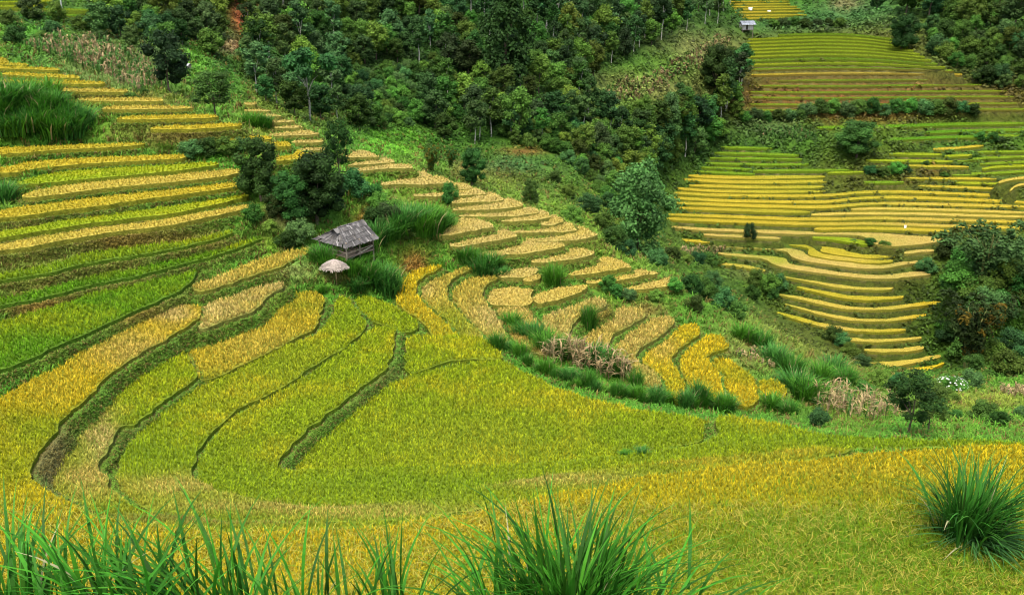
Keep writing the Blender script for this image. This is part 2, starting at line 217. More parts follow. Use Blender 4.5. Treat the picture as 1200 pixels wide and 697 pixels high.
CHAIN = dict(Rc=('up','Rb',1030,412,423), Rd=('up','Rc',1030,400,408), Re=('up','Rd',1030,388,397), Rf=('up','Re',1030,376,385), Rg=('up','Rf',1030,363,373), Rh=('up','Rg',1030,351,359.5),
 Ri=('up','Rh',1030,339,346.5), Rj=('up','Ri',1000,324,335), Rk=('up','Rj',1000,313,320), Rl=('up','Rk',1000,306,308.5), Rm=('up','Rl',1010,302,303.5), Rn=('up','Rk',850,270.5,285.5), Rv=('up','Rn',1000,267.5,272),
 Ra=('dn','Rb',1060,427,430), Ro=('dn','Rn',850,270.5,273.7), Rp=('dn','Rn',810,268,279), Rs=('dn','Rj',870,300,309), Rr=('up','Rk',1080,294.5,304.5), Rq=('dn','Rn',975,274.2,277),
 Q16=('up','Rn',850,259.7,267), Q15=('up','Q16',900,256.4,258.8), Q14=('up','Q15',870,247.2,252), Q13=('up','Q14',870,241.7,244), Q12=('up','Q13',870,236.4,238.5), Q11=('up','Q12',870,230.1,233.2), Q10=('up','Q11',870,225.6,227.1),
 Q9=('up','Q10',870,219.7,222.3), Q8=('up','Q9',870,214.8,216.9), Q7=('up','Q8',870,209.3,211.5), Q6=('up','Q7',840,202.6,205.3), Q5=('up','Q6',850,197.9,200.5), Q4=('up','Q5',850,192.6,195.4), Q3=('up','Q4',850,185.6,189.8),
 Q2=('up','Q3',850,179.5,183.3), Q1=('up','Q2',870,173.3,177.8), Q14b=('up','Q15',1000,250.5,253.5), Q14c=('up','Q14b',1040,244.3,247.8), Q5b=('up','Q7',900,200.4,206),
 V15=('up','Q11',1130,220.5,224.3), V13=('up','V15',1140,215.2,218), V11=('up','V13',1140,209.9,212.5), V10=('up','V11',1140,204.5,207.3), V9=('up','V10',1165,196.5,201), V8b=('up','V9',1165,192,193.8), V7b=('up','V8b',1170,185,189),
 V6c=('up','V7b',1170,178.1,182.3), V4=('up','V6c',1170,160,175.7,1.5), V3=('up','V4',1120,154.5,158), V2=('up','V3',1120,146.2,151.5), V1=('up','V2',1170,138,142.3), V8=('up','V11',1100,195.5,206.8), V7=('up','V8',1090,189.5,192.4),
 V6=('up','V7',1080,181.2,186.5), V6b=('up','V7',1112,183,187), V5=('up','V6',1100,175.4,179), V14=('up','Q11',1040,213.7,222.5), V12=('up','V14',1012,201.9,211.5,1.5), V16=('up','Q11',1195,216.5,227.8), V11b=('up','V16',1190,209.5,215),
 T17=('up','V2',1000,129.5,147,1.8), X7=('up','T1',915,21,39,1.8), X6=('up','X7',900,18.2,19.8), X5=('up','X6',900,14.4,16.5), X4=('up','X5',900,11,12.8), X3=('up','X4',900,8.2,9.5), X2=('up','X3',890,5.2,6.7), X1=('up','X2',890,2.2,3.7))
for i in range(1, 17):
    va, vb = FAN[i] + THK[i], FAN[i + 1]
    CHAIN['T%d' % i] = ('up', 'T%d' % (i + 1), 960, va, vb)
for k, c in CHAIN.items(): PAD[k]['z'] = c
def solve_levels():
    done = {}
    def lev(k):
        if k in done: return done[k]
        s = PAD[k]['z']
        if isinstance(s, tuple):
            m, par, u, v1, v2 = s[:5]; kb = s[5] if len(s) > 5 else 0.6; b0 = 0.25
            zp = lev(par); su, sl = float(slope_at(u, v1)), float(slope_at(u, v2))   # upper lip, lower back edge
            if m == 'up':
                d = -zp / sl; dz = max(0.08, d * (sl - su) - su * b0) / (1 + kb * su); z = zp + dz
            else:
                d = -zp / su; dz = max(0.08, d * (sl - su) - sl * b0) / (1 + kb * sl); z = zp - dz
        else:
            z = s
        done[k] = z
        return z
    for k in PAD: PAD[k]['zt'] = lev(k)
solve_levels()
for p in PAD.values(): p['zt'] *= S
RICE_H = 0.62

# ---------------------------------------------------------------- polygons
def chaikin(q, n=2):
    q = np.asarray(q, float)
    for _ in range(n):
        r = np.roll(q, -1, 0)
        q = np.stack([q * .75 + r * .25, q * .25 + r * .75], 1).reshape(-1, 2)
    return q

def sdist(poly, px, py):
    """signed distance, negative inside"""
    d2 = np.full(px.shape, 1e12); ins = np.zeros(px.shape, bool)
    a = poly; b = np.roll(poly, -1, 0)
    for (ax, ay), (bx, by) in zip(a, b):
        ex, ey = bx - ax, by - ay
        l2 = ex * ex + ey * ey
        if l2 < 1e-12: continue
        wx, wy = px - ax, py - ay
        t = np.clip((wx * ex + wy * ey) / l2, 0, 1)
        qx, qy = wx - ex * t, wy - ey * t
        np.minimum(d2, qx * qx + qy * qy, out=d2)
        c = ((ay <= py) & (by > py)) | ((by <= py) & (ay > py))
        if abs(ey) > 1e-12:
            ins ^= c & (wx < ex * wy / ey)
    d = np.sqrt(d2)
    return np.where(ins, -d, d)

def vnoise(x, y, seed=0):
    """smooth value noise in -1..1"""
    xi, yi = np.floor(x).astype(np.int64), np.floor(y).astype(np.int64)
    fx, fy = x - xi, y - yi
    fx, fy = fx * fx * (3 - 2 * fx), fy * fy * (3 - 2 * fy)
    def h(i, j):
        n = (i * 374761393 + j * 668265263 + seed * 974634777) & 0x7fffffff
        n = ((n ^ (n >> 13)) * 1274126177) & 0x7fffffff
        return ((n ^ (n >> 16)) & 0xffff) / 32767.5 - 1
    return (h(xi, yi) * (1 - fx) + h(xi + 1, yi) * fx) * (1 - fy) + (h(xi, yi + 1) * (1 - fx) + h(xi + 1, yi + 1) * fx) * fy
def fbm(x, y, seed=0, o=3):
    return sum(vnoise(x * 2 ** i, y * 2 ** i, seed + i) * 0.5 ** i for i in range(o)) / 1.75

for k, p in PAD.items():
    q = chaikin(p['poly'], 2)
    x, y = on_level(q[:, 0], q[:, 1], p['zt'])
    w = np.stack([x, y], 1); r = float(np.hypot(*w.mean(0)))
    step = 0.9 if p['near'] else 2.5
    out = []
    for a, b in zip(w, np.roll(w, -1, 0)):                       # finer edge, a little ragged
        m = max(1, int(np.hypot(*(b - a)) / step)); out += [a + (b - a) * i / m for i in range(m)]
    w = np.array(out); t = np.roll(w, -1, 0) - np.roll(w, 1, 0); t /= np.maximum(np.linalg.norm(t, axis=1, keepdims=True), 1e-6)
    f = 1.1 if p['near'] else .35; amp = np.interp(r, [40, 100, 250], [.16, .2, .3])
    dsp = amp * (vnoise(w[:, 0] * f, w[:, 1] * f, 71) + .6 * vnoise(w[:, 0] * f * 2.7, w[:, 1] * f * 2.7, 72))
    p['w'] = w + np.stack([t[:, 1], -t[:, 0]], 1) * dsp[:, None]
    p['h'] = float(np.interp(r, [55, 95], [RICE_H, .88])) if p['near'] else 1.1
    p['zs'] = p['zt'] - p['h']
    p['c'] = p['w'].mean(0)

# ---------------------------------------------------------------- the lie of the land: seen points with their distances
GROUND = [(40,165,75.5),(40,112,81),(100,142,77),(0,100,84),(120,155,76),
 (60,60,118),(120,75,112),(180,102,103),(20,50,125),(190,109,92),(250,138,86),(217,82,122),(230,60,135),(250,112,108),(280,120,112),
 (150,60,135),(150,20,155),(100,40,140),(0,40,135),(0,14,160),(60,2,172),(200,0,175),(300,0,215),(285,20,208),(270,46,188),(230,40,155),(250,80,140),
 (300,100,150),(363,141,142),(330,60,185),(400,60,205),(400,120,165),(450,167,160),(470,150,172),(400,0,235),(500,0,250),(500,60,220),(500,120,195),(560,166,180),
 (600,100,205),(600,40,235),(600,0,260),(640,170,185),(560,185,165),(560,202,150),(600,186,163),(600,215,142),(640,190,165),(640,230,140),(680,250,135),(700,280,120),(722,302,108),(740,312,104),
 (520,196,122),(470,172,140),(760,285,150),(740,230,185),(700,200,190),(680,150,205),(650,120,210),(700,100,240),(740,130,235),(800,150,235),(790,190,225),(760,205,205),
 (850,150,262),(865,100,302),(800,100,265),(760,90,265),(720,120,240),(800,60,290),(840,50,322),(700,50,280),(650,50,260),(650,0,290),(700,0,315),(750,0,330),(800,0,350),(850,0,390),(866,50,350),
 (1150,92,318),(1200,100,318),(1100,40,378),(1200,40,370),(1050,10,425),(1200,0,425),(1130,10,420),(1000,12,440),(960,30,405),(1195,118,305),(1040,128,297),(920,150,285),(1000,150,290),
 (1150,330,196),(1200,300,206),(1150,420,178),(1200,380,186),(1110,300,204),(1100,350,195),(900,370,185),(840,320,196),(800,302,202),(1000,432,166),(960,402,175),(880,340,192),
 (830,346,76),(870,367,77),(920,396,78),(960,417,80),(990,434,82),(800,347,72),(760,347,68),(880,402,66),(940,432,66),(960,452,62),(920,472,57),(1000,470,62),(1000,452,72),(1050,470,68),
 (1060,502,51),(1000,497,49),(960,492,49),(1100,502,54),(1100,482,66),(1150,482,72),(1200,492,66),(1200,472,88),(1100,462,100),(1200,460,112),(1150,452,130),(1040,444,106),(1250,500,60),
 (900,420,120),(840,385,118),(960,452,112),(640,280,102),(560,235,106),(480,206,112),(420,190,116),(340,148,120),(700,300,98),
 (405,298,62),(393,333,59.5),(305,232,66),(370,262,67),(340,282,62),(425,252,69.5),(450,295,65),(482,302,65.5),(500,262,71),(470,262,69),(440,226,75.5),(350,202,72.5),(400,206,76.5),(375,320,60),(350,310,60),
 (640,300,71.5),(800,330,70),(820,420,61),(870,420,59),(700,375,60.5),
 (0,-40,212),(200,-40,218),(400,-40,270),(600,-40,300),(800,-40,410),(1000,-40,510),(1200,-40,490),
 (-150,300,53),(-150,180,74),(-150,100,86),(-150,0,170),(-150,-60,220),(1350,520,52),(1350,480,75),(1350,300,208),(1350,100,310),(1350,0,420),(1350,440,130),(1350,-60,500)] \
 + [(u, -200, 560) for u in range(-200, 1500, 200)] + [(u, -330, 700) for u in range(-200, 1500, 200)]
KNOLL = [(0,0,-1.65),(-6,-3,-1.5),(6,-3,-1.5),(-4,1.5,-1.7),(4,1.5,-1.7),(0,2.2,-1.85),(0,4.6,-3.9),(-4,4.6,-3.8),(4,5,-4.4),(0,9,-8.4),(-8,9,-8.0),(9,9,-8.6),(0,18,-16.8),(-14,18,-16.4),(14,18,-17),
         (0,27,-23.6),(-22,27,-23.4),(22,27,-23.6),(-30,3,-2.5),(30,3,-3.5),(-34,18,-14),(36,18,-17)]
cx, cy, cz = [], [], []
for u, v, d in GROUND:
    ax, ay, az = ray(u, v); t = d * S / np.hypot(ax, ay)
    cx.append(ax * t); cy.append(ay * t); cz.append(az * t)
for x, y, z in KNOLL: cx.append(x); cy.append(y); cz.append(z)
for p in PAD.values():
    w = p['w']; n = max(1, len(w) // 16)
    for q in w[::n]:
        cx.append(q[0]); cy.append(q[1]); cz.append(p['zs'] - 0.25)
cx, cy, cz = map(np.array, (cx, cy, cz))
cr = np.maximum(np.hypot(cx, cy), 1.5)
ctl = np.stack([np.arctan2(cx, cy), np.log(cr)], 1); cs = cz / cr
# drop near-duplicate control points
keep, seen = [], set()
for i, (a, b) in enumerate(ctl):
    key = (round(a / 0.006), round(b / 0.006))
    if key not in seen: seen.add(key); keep.append(i)
ctl, cs = ctl[keep], cs[keep]
n = len(ctl)
K = np.sqrt(((ctl[:, None] - ctl[None]) ** 2).sum(-1) + 1e-6)
M = np.zeros((n + 1, n + 1)); M[:n, :n] = -K + 0.004 * np.eye(n); M[:n, n] = M[n, :n] = 1
wgt = np.linalg.solve(M, np.append(cs, 0))

AZ = np.radians(np.linspace(-42, 42, 1181))
LR = np.concatenate([np.linspace(math.log(0.8), math.log(24), 150)[:-1], np.arange(math.log(24), math.log(690), 0.0031), np.linspace(math.log(690), math.log(1100), 60)[1:]])
NA, NR = len(AZ), len(LR)
ca, cl = np.linspace(AZ[0], AZ[-1], 170), np.linspace(LR[0], LR[-1], 300)
GA, GL = np.meshgrid(ca, cl)                       # coarse evaluation, then bilinear
cg = np.empty(GA.size)
pts = np.stack([GA.ravel(), GL.ravel()], 1)
for i in range(0, len(pts), 4000):
    q = pts[i:i + 4000]
    cg[i:i + 4000] = -np.sqrt(((q[:, None] - ctl[None]) ** 2).sum(-1) + 1e-6) @ wgt[:n] + wgt[n]
cg = cg.reshape(GA.shape)
fi = np.clip(np.searchsorted(cl, LR) - 1, 0, len(cl) - 2); ft = (LR - cl[fi]) / (cl[1] - cl[0])
tmp = cg[fi] * (1 - ft)[:, None] + cg[fi + 1] * ft[:, None]
gi = np.clip(np.searchsorted(ca, AZ) - 1, 0, len(ca) - 2); gt = (AZ - ca[gi]) / (ca[1] - ca[0])
base = tmp[:, gi] * (1 - gt) + tmp[:, gi + 1] * gt
R = np.exp(LR)
X = R[:, None] * np.sin(AZ)[None]; Y = R[:, None] * np.cos(AZ)[None]
Zb = base * R[:, None]

# terraces cut into the land: level treads, steep banks
rough = fbm(X * 0.8, Y * 0.8, 3)
top = np.full(Zb.shape, -1e9); cap = np.full(Zb.shape, 1e9); inpad = np.zeros(Zb.shape, bool)
for k, p in PAD.items():
    w = p['w']; m = 7.0
    x0, y0 = w.min(0) - m; x1, y1 = w.max(0) + m
    corners = np.array([(x0, max(y0, .5)), (x1, max(y0, .5)), (x0, y1), (x1, y1)])
    a = np.arctan2(corners[:, 0], corners[:, 1]); l = np.log(np.hypot(np.clip(0, x0, x1), max(y0, .5))), np.log(np.hypot(corners[:, 0], corners[:, 1]).max())
    i0, i1 = np.searchsorted(LR, l[0]), np.searchsorted(LR, l[1]); j0, j1 = np.searchsorted(AZ, a.min()), np.searchsorted(AZ, a.max())
    if i1 <= i0 or j1 <= j0: continue
    sl = (slice(i0, i1), slice(j0, j1))
    sd = sdist(w, X[sl], Y[sl])
    bund = 0.32 if p['near'] else 0.2
    out = np.maximum(0, sd - bund)
    f = np.where(out < 6.5, p['zs'] - (1.7 + 0.35 * rough[sl]) * out + 0.06 * (sd > 0.1), -1e9)
    top[sl] = np.maximum(top[sl], f)
    cap[sl] = np.minimum(cap[sl], np.where(sd < 6, p['zs'] - 0.04 + 1.1 * np.maximum(0, sd - 0.1), 1e9))
    p['sl'] = sl; p['in'] = sd < 0.1
Zg = np.maximum(np.minimum(Zb + 0.10 * rough, cap), top)
for p in PAD.values():
    if 'sl' in p: inpad[p['sl']] |= p['in'] & (Zg[p['sl']] < p['zs'] + 0.12)
# seen from the viewpoint?  (running maximum of the slope, with slack for a step aside)
run = np.maximum.accumulate(Zg / R[:, None], 0)
VIS = (Zg / R[:, None]) > run - 0.03
UU, VV = to_px(X, Y, Zg)

def ground_z(x, y):
    a, l = np.arctan2(x, y), np.log(np.hypot(x, y))
    j = np.clip(np.searchsorted(AZ, a) - 1, 0, NA - 2); i = np.clip(np.searchsorted(LR, l) - 1, 0, NR - 2)
    s = np.clip((a - AZ[j]) / (AZ[j + 1] - AZ[j]), 0, 1); t = np.clip((l - LR[i]) / (LR[i + 1] - LR[i]), 0, 1)
    return (Zg[i, j] * (1 - s) + Zg[i, j + 1] * s) * (1 - t) + (Zg[i + 1, j] * (1 - s) + Zg[i + 1, j + 1] * s) * t
def spot(u, v):
    """where the sight line through photo pixel (u, v) meets the land"""
    x, y, dz = ray(u, v)
    a = math.atan2(x, y); s = dz / math.hypot(x, y)
    j = int(np.clip(np.searchsorted(AZ, a), 0, NA - 1))
    ok = np.nonzero((Zg[:, j] / R >= s) & (R > 1.5))[0]
    i = ok[0] if len(ok) else NR - 40
    r = R[i]
    return Vector((r * math.sin(a), r * math.cos(a), float(Zg[i, j])))
print('land', n, Zg.shape, round(time.time() - T0, 1))

# ---------------------------------------------------------------- meshes from arrays
def mesh_np(name, V, Q, col=None, mats=(), midx=None, smooth=False):
    V = np.asarray(V, np.float32); Q = np.asarray(Q, np.int32)
    me = bpy.data.meshes.new(name)
    me.vertices.add(len(V)); me.vertices.foreach_set('co', V.ravel())
    k = Q.shape[1]
    me.loops.add(Q.size); me.loops.foreach_set('vertex_index', Q.ravel())
    me.polygons.add(len(Q)); me.polygons.foreach_set('loop_start', np.arange(0, Q.size, k, dtype=np.int32))
    if col is not None:
        c = np.ones((len(V), 4), np.float32); c[:, :3] = np.clip(col, 0.001, 1)
        at = me.color_attributes.new('col', 'FLOAT_COLOR', 'POINT'); at.data.foreach_set('color', c.ravel())
    for m in mats: me.materials.append(m)
    if midx is not None: me.polygons.foreach_set('material_index', np.asarray(midx, np.int32))
    me.polygons.foreach_set('use_smooth', np.full(len(Q), smooth))
    me.update(calc_edges=True)
    return me
def tag(o, label=None, cat=None, group=None, kind=None):
    if label: o['label'] = label
    if cat: o['category'] = cat
    if group: o['group'] = group
    if kind: o['kind'] = kind
    return o
def link(name, me, parent=None, loc=(0, 0, 0), rz=0.0, sc=1.0):
    o = bpy.data.objects.new(name, me); COL.objects.link(o)
    o.location = loc; o.rotation_euler = (0, 0, rz); o.scale = (sc,) * 3 if not isinstance(sc, tuple) else sc
    if parent is not None: o.parent = parent
    return o
class Soup:
    """quads gathered into one mesh"""
    def __init__(s): s.v, s.q, s.c, s.n = [], [], [], 0
    def add(s, V, Q, C):
        s.v.append(V); s.q.append(np.asarray(Q) + s.n); s.c.append(C); s.n += len(V)
    def mesh(s, name, mats):
        return mesh_np(name, np.concatenate(s.v), np.concatenate(s.q), np.concatenate(s.c), mats)

def blades(P, az, h, bend, wid, c0, c1, sections=3):
    """bent grass or rice leaves: arrays, one entry per leaf -> verts, quads, colours"""
    n = len(P); ts = np.linspace(0, 1, sections)
    dirx, diry = np.sin(az), np.cos(az); px, py = np.cos(az), -np.sin(az)
    V = np.empty((n, sections, 2, 3)); C = np.empty((n, sections, 2, 3))
    for i, t in enumerate(ts):
        o = bend * h * t ** 1.8; z = h * (t - 0.42 * np.minimum(bend, 1.6) * t ** 2.6)
        w = wid * (0.75 + 0.5 * t if t < .5 else 1.0 * (1 - t) * 2 + 0.04) * 0.5
        for k, sg in enumerate((-1, 1)):
            V[:, i, k, 0] = P[:, 0] + dirx * o + sg * px * w
            V[:, i, k, 1] = P[:, 1] + diry * o + sg * py * w
            V[:, i, k, 2] = P[:, 2] + z
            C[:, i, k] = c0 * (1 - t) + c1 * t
    b = np.arange(n)[:, None] * sections * 2
    Q = np.concatenate([np.stack([b[:, 0] + 2 * i, b[:, 0] + 2 * i + 1, b[:, 0] + 2 * i + 3, b[:, 0] + 2 * i + 2], 1) for i in range(sections - 1)])
    return V.reshape(-1, 3), Q, C.reshape(-1, 3)

def leaf_quads(P, N, size, col, asp=0.6):
    """small flat leaves at P facing roughly N"""
    n = len(P); N = N / np.maximum(np.linalg.norm(N, axis=1, keepdims=True), 1e-6)
    r = RNG.normal(size=(n, 3)); t = np.cross(N, r); t /= np.maximum(np.linalg.norm(t, axis=1, keepdims=True), 1e-6)
    b = np.cross(N, t); s = np.asarray(size).reshape(-1, 1) * 0.5
    V = np.stack([P - t * s, P + b * s * asp, P + t * s, P - b * s * asp], 1)      # lozenge leaves
    return V.reshape(-1, 3), np.arange(4 * n).reshape(-1, 4), np.repeat(col, 4, 0)

# ---------------------------------------------------------------- materials
def mat(name, col=None, rough=0.8, attr=True, transl=0.0, noise=None, bump=None, objvar=0.0, spec=0.3):
    m = bpy.data.materials.new(name); m.use_nodes = True
    nt = m.node_tree; N = nt.nodes; L = nt.links; bs = N['Principled BSDF']; out = N['Material Output']
    bs.inputs['Roughness'].default_value = rough; bs.inputs['Specular IOR Level'].default_value = spec
    if attr:
        a = N.new('ShaderNodeAttribute'); a.attribute_name = 'col'; c = a.outputs['Color']
    else:
        a = N.new('ShaderNodeRGB'); a.outputs[0].default_value = (*col, 1); c = a.outputs[0]
    geo = N.new('ShaderNodeNewGeometry')
    for sc, lo, hi, det in (noise or ()):
        t = N.new('ShaderNodeTexNoise'); t.inputs['Scale'].default_value = sc; t.inputs['Detail'].default_value = det
        L.new(geo.outputs['Position'], t.inputs['Vector'])
        r = N.new('ShaderNodeMapRange'); r.inputs['From Min'].default_value = 0.3; r.inputs['From Max'].default_value = 0.7
        r.inputs['To Min'].default_value = lo; r.inputs['To Max'].default_value = hi
        L.new(t.outputs['Fac'], r.inputs['Value'])
        x = N.new('ShaderNodeMix'); x.data_type = 'RGBA'; x.blend_type = 'MULTIPLY'; x.inputs['Factor'].default_value = 1
        L.new(c, x.inputs['A']); L.new(r.outputs['Result'], x.inputs['B']); c = x.outputs['Result']
    if objvar:
        oi = N.new('ShaderNodeObjectInfo'); hs = N.new('ShaderNodeHueSaturation')
        r1 = N.new('ShaderNodeMapRange'); r1.inputs['To Min'].default_value = 0.5 - 0.035 * objvar; r1.inputs['To Max'].default_value = 0.5 + 0.010 * objvar
        L.new(oi.outputs['Random'], r1.inputs['Value']); L.new(r1.outputs['Result'], hs.inputs['Hue'])
        mu = N.new('ShaderNodeMath'); mu.operation = 'MULTIPLY'; mu.inputs[1].default_value = 7.31; L.new(oi.outputs['Random'], mu.inputs[0])
        fr = N.new('ShaderNodeMath'); fr.operation = 'FRACT'; L.new(mu.outputs[0], fr.inputs[0])
        r2 = N.new('ShaderNodeMapRange'); r2.inputs['To Min'].default_value = 1 - 0.4 * objvar; r2.inputs['To Max'].default_value = 1 + 0.55 * objvar
        L.new(fr.outputs[0], r2.inputs['Value']); L.new(r2.outputs['Result'], hs.inputs['Value'])
        L.new(c, hs.inputs['Color']); c = hs.outputs['Color']
    L.new(c, bs.inputs['Base Color'])
    if bump:
        t = N.new('ShaderNodeTexNoise'); t.inputs['Scale'].default_value = bump[0]; t.inputs['Detail'].default_value = 4
        L.new(geo.outputs['Position'], t.inputs['Vector'])
        b = N.new('ShaderNodeBump'); b.inputs['Strength'].default_value = 0.6; b.inputs['Distance'].default_value = bump[1]
        L.new(t.outputs['Fac'], b.inputs['Height']); L.new(b.outputs['Normal'], bs.inputs['Normal'])
    if transl:
        tr = N.new('ShaderNodeBsdfTranslucent'); L.new(c, tr.inputs['Color'])
        ms = N.new('ShaderNodeMixShader'); ms.inputs[0].default_value = transl
        L.new(bs.outputs[0], ms.inputs[1]); L.new(tr.outputs[0], ms.inputs[2]); L.new(ms.outputs[0], out.inputs['Surface'])
    return m
M_LAND = mat('land', noise=((0.22, 0.72, 1.25, 3), (1.7, 0.7, 1.3, 4)), bump=(2.2, 0.35), rough=0.95, spec=0.1)
M_RICE = mat('rice', transl=0.25, rough=0.8, spec=0.08)
M_STALK = mat('rice_stalks', noise=((4.0, 0.65, 1.3, 4),), bump=(7, 0.2), rough=0.9, spec=0.1)
M_LEAF = mat('leaf', transl=0.28, rough=0.7, spec=0.14, objvar=1.45)
M_GRASS = mat('grass', transl=0.3, rough=0.6, spec=0.16)
M_BARK = mat('bark', attr=True, noise=((3.0, 0.65, 1.25, 4),), bump=(9, 0.05), rough=0.9)
print('materials', round(time.time() - T0, 1))
# ---------------------------------------------------------------- the land, one sheet, with its own soil and turf colours
GRASS, LIGHTG, BLUEG, DARKG = (0.046, 0.140, 0.012), (0.080, 0.24, 0.014), (0.045, 0.165, 0.055), (0.018, 0.055, 0.010)
EARTH, REDS, TANG, OLIVE = (0.17, 0.10, 0.03), (0.26, 0.085, 0.028), (0.26, 0.20, 0.09), (0.085, 0.095, 0.012)
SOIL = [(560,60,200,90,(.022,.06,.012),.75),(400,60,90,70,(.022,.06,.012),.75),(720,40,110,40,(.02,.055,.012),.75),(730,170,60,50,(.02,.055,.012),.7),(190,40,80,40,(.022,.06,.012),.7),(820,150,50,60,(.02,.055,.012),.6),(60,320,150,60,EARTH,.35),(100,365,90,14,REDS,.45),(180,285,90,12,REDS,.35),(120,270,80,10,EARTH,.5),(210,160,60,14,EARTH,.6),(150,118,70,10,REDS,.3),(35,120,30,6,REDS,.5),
 (1050,112,170,24,REDS,.8),(950,115,90,24,REDS,.8),(980,92,140,14,EARTH,.7),(1000,60,130,30,EARTH,.35),(1090,200,14,8,REDS,.9),(1065,212,8,5,REDS,.9),(285,18,16,22,REDS,1),(268,55,14,8,TANG,.9),(283,58,8,8,REDS,.8),
 (560,202,40,14,EARTH,.6),(615,178,26,5,REDS,.8),(540,200,14,16,EARTH,.6),(640,215,40,20,BLUEG,.5),(660,230,60,45,LIGHTG,.55),(600,195,40,10,BLUEG,.8),(600,212,35,12,OLIVE,.7),
 (465,165,40,16,LIGHTG,.9),(455,105,50,35,(.06,.13,.018),.7),(840,70,40,22,(.16,.17,.05),.9),(755,104,60,18,(.24,.24,.07),.9),(720,122,45,22,(.14,.22,.035),.85),(820,66,46,26,(.22,.23,.07),.85),(780,80,60,20,LIGHTG,.5),(740,140,40,20,LIGHTG,.4),
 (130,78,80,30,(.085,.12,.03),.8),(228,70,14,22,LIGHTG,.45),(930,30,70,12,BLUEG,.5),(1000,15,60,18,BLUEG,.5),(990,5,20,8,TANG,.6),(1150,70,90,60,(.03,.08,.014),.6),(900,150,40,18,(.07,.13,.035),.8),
 (910,390,60,34,(.15,.19,.03),.6),(960,420,40,20,(.15,.17,.03),.6),(880,410,40,30,(.15,.16,.035),.7),(1000,475,80,14,OLIVE,.4),(1150,470,60,12,(.14,.16,.02),.8),(835,298,26,6,TANG,.7),(880,320,30,10,TANG,.35),
 (430,262,16,14,REDS,.7),(485,312,14,14,REDS,.75),(335,258,30,14,TANG,.4),(350,320,25,14,TANG,.35),(395,325,20,8,EARTH,.5),(760,365,24,10,EARTH,.7),(700,365,14,10,REDS,.6),(470,470,60,14,(.10,.085,.03),.3),
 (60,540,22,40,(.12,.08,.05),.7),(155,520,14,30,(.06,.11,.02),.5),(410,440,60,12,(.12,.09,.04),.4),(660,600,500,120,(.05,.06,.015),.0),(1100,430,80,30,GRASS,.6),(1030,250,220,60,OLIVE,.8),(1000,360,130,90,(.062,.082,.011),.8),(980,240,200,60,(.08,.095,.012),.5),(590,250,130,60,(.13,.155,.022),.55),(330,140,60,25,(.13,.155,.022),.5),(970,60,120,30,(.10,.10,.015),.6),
 (640,260,120,50,(.09,.16,.016),.6),(750,300,90,40,(.10,.16,.018),.5)]
wob = fbm(X * 0.35 / np.maximum(1, R / 60)[:, None], Y * 0.35 / np.maximum(1, R / 60)[:, None], 11) * 0.5
def ground_colour(x, y, z):
    u, v = to_px(x, y, z)
    r = np.hypot(x, y); k = 0.45 / np.maximum(1, r / 60)
    n1, n2 = fbm(x * k, y * k, 21), fbm(x * k * 3, y * k * 3, 31)
    c = np.array(GRASS)[None] * (1 + 0.25 * n2[:, None]) + np.array((0.035, 0.03, 0.002))[None] * np.clip(n1 + .2, 0, 1)[:, None]
    c = c * np.ones((len(x), 1))
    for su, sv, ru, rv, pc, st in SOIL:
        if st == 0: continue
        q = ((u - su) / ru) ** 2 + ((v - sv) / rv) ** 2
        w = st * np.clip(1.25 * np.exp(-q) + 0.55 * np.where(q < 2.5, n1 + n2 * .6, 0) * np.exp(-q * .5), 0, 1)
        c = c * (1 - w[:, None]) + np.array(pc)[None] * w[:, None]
    return np.clip(c, 0.004, 0.6)
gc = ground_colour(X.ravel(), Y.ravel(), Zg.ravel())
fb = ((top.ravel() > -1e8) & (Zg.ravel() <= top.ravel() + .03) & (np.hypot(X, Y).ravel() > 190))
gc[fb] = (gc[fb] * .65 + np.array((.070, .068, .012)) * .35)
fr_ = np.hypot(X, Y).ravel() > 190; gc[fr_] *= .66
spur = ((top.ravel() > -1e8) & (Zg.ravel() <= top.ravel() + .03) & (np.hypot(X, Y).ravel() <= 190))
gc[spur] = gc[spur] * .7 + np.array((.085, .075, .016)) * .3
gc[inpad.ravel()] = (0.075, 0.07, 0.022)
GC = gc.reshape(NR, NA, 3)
ii = (np.arange(NR - 1)[:, None] * NA + np.arange(NA - 1)[None]).ravel()
Q = np.stack([ii, ii + 1, ii + 1 + NA, ii + NA], 1)
land = link('terrain', mesh_np('terrain', np.stack([X, Y, Zg], -1).reshape(-1, 3), Q, gc, [M_LAND], smooth=True))
tag(land, kind='structure')
print('terrain', round(time.time() - T0, 1))

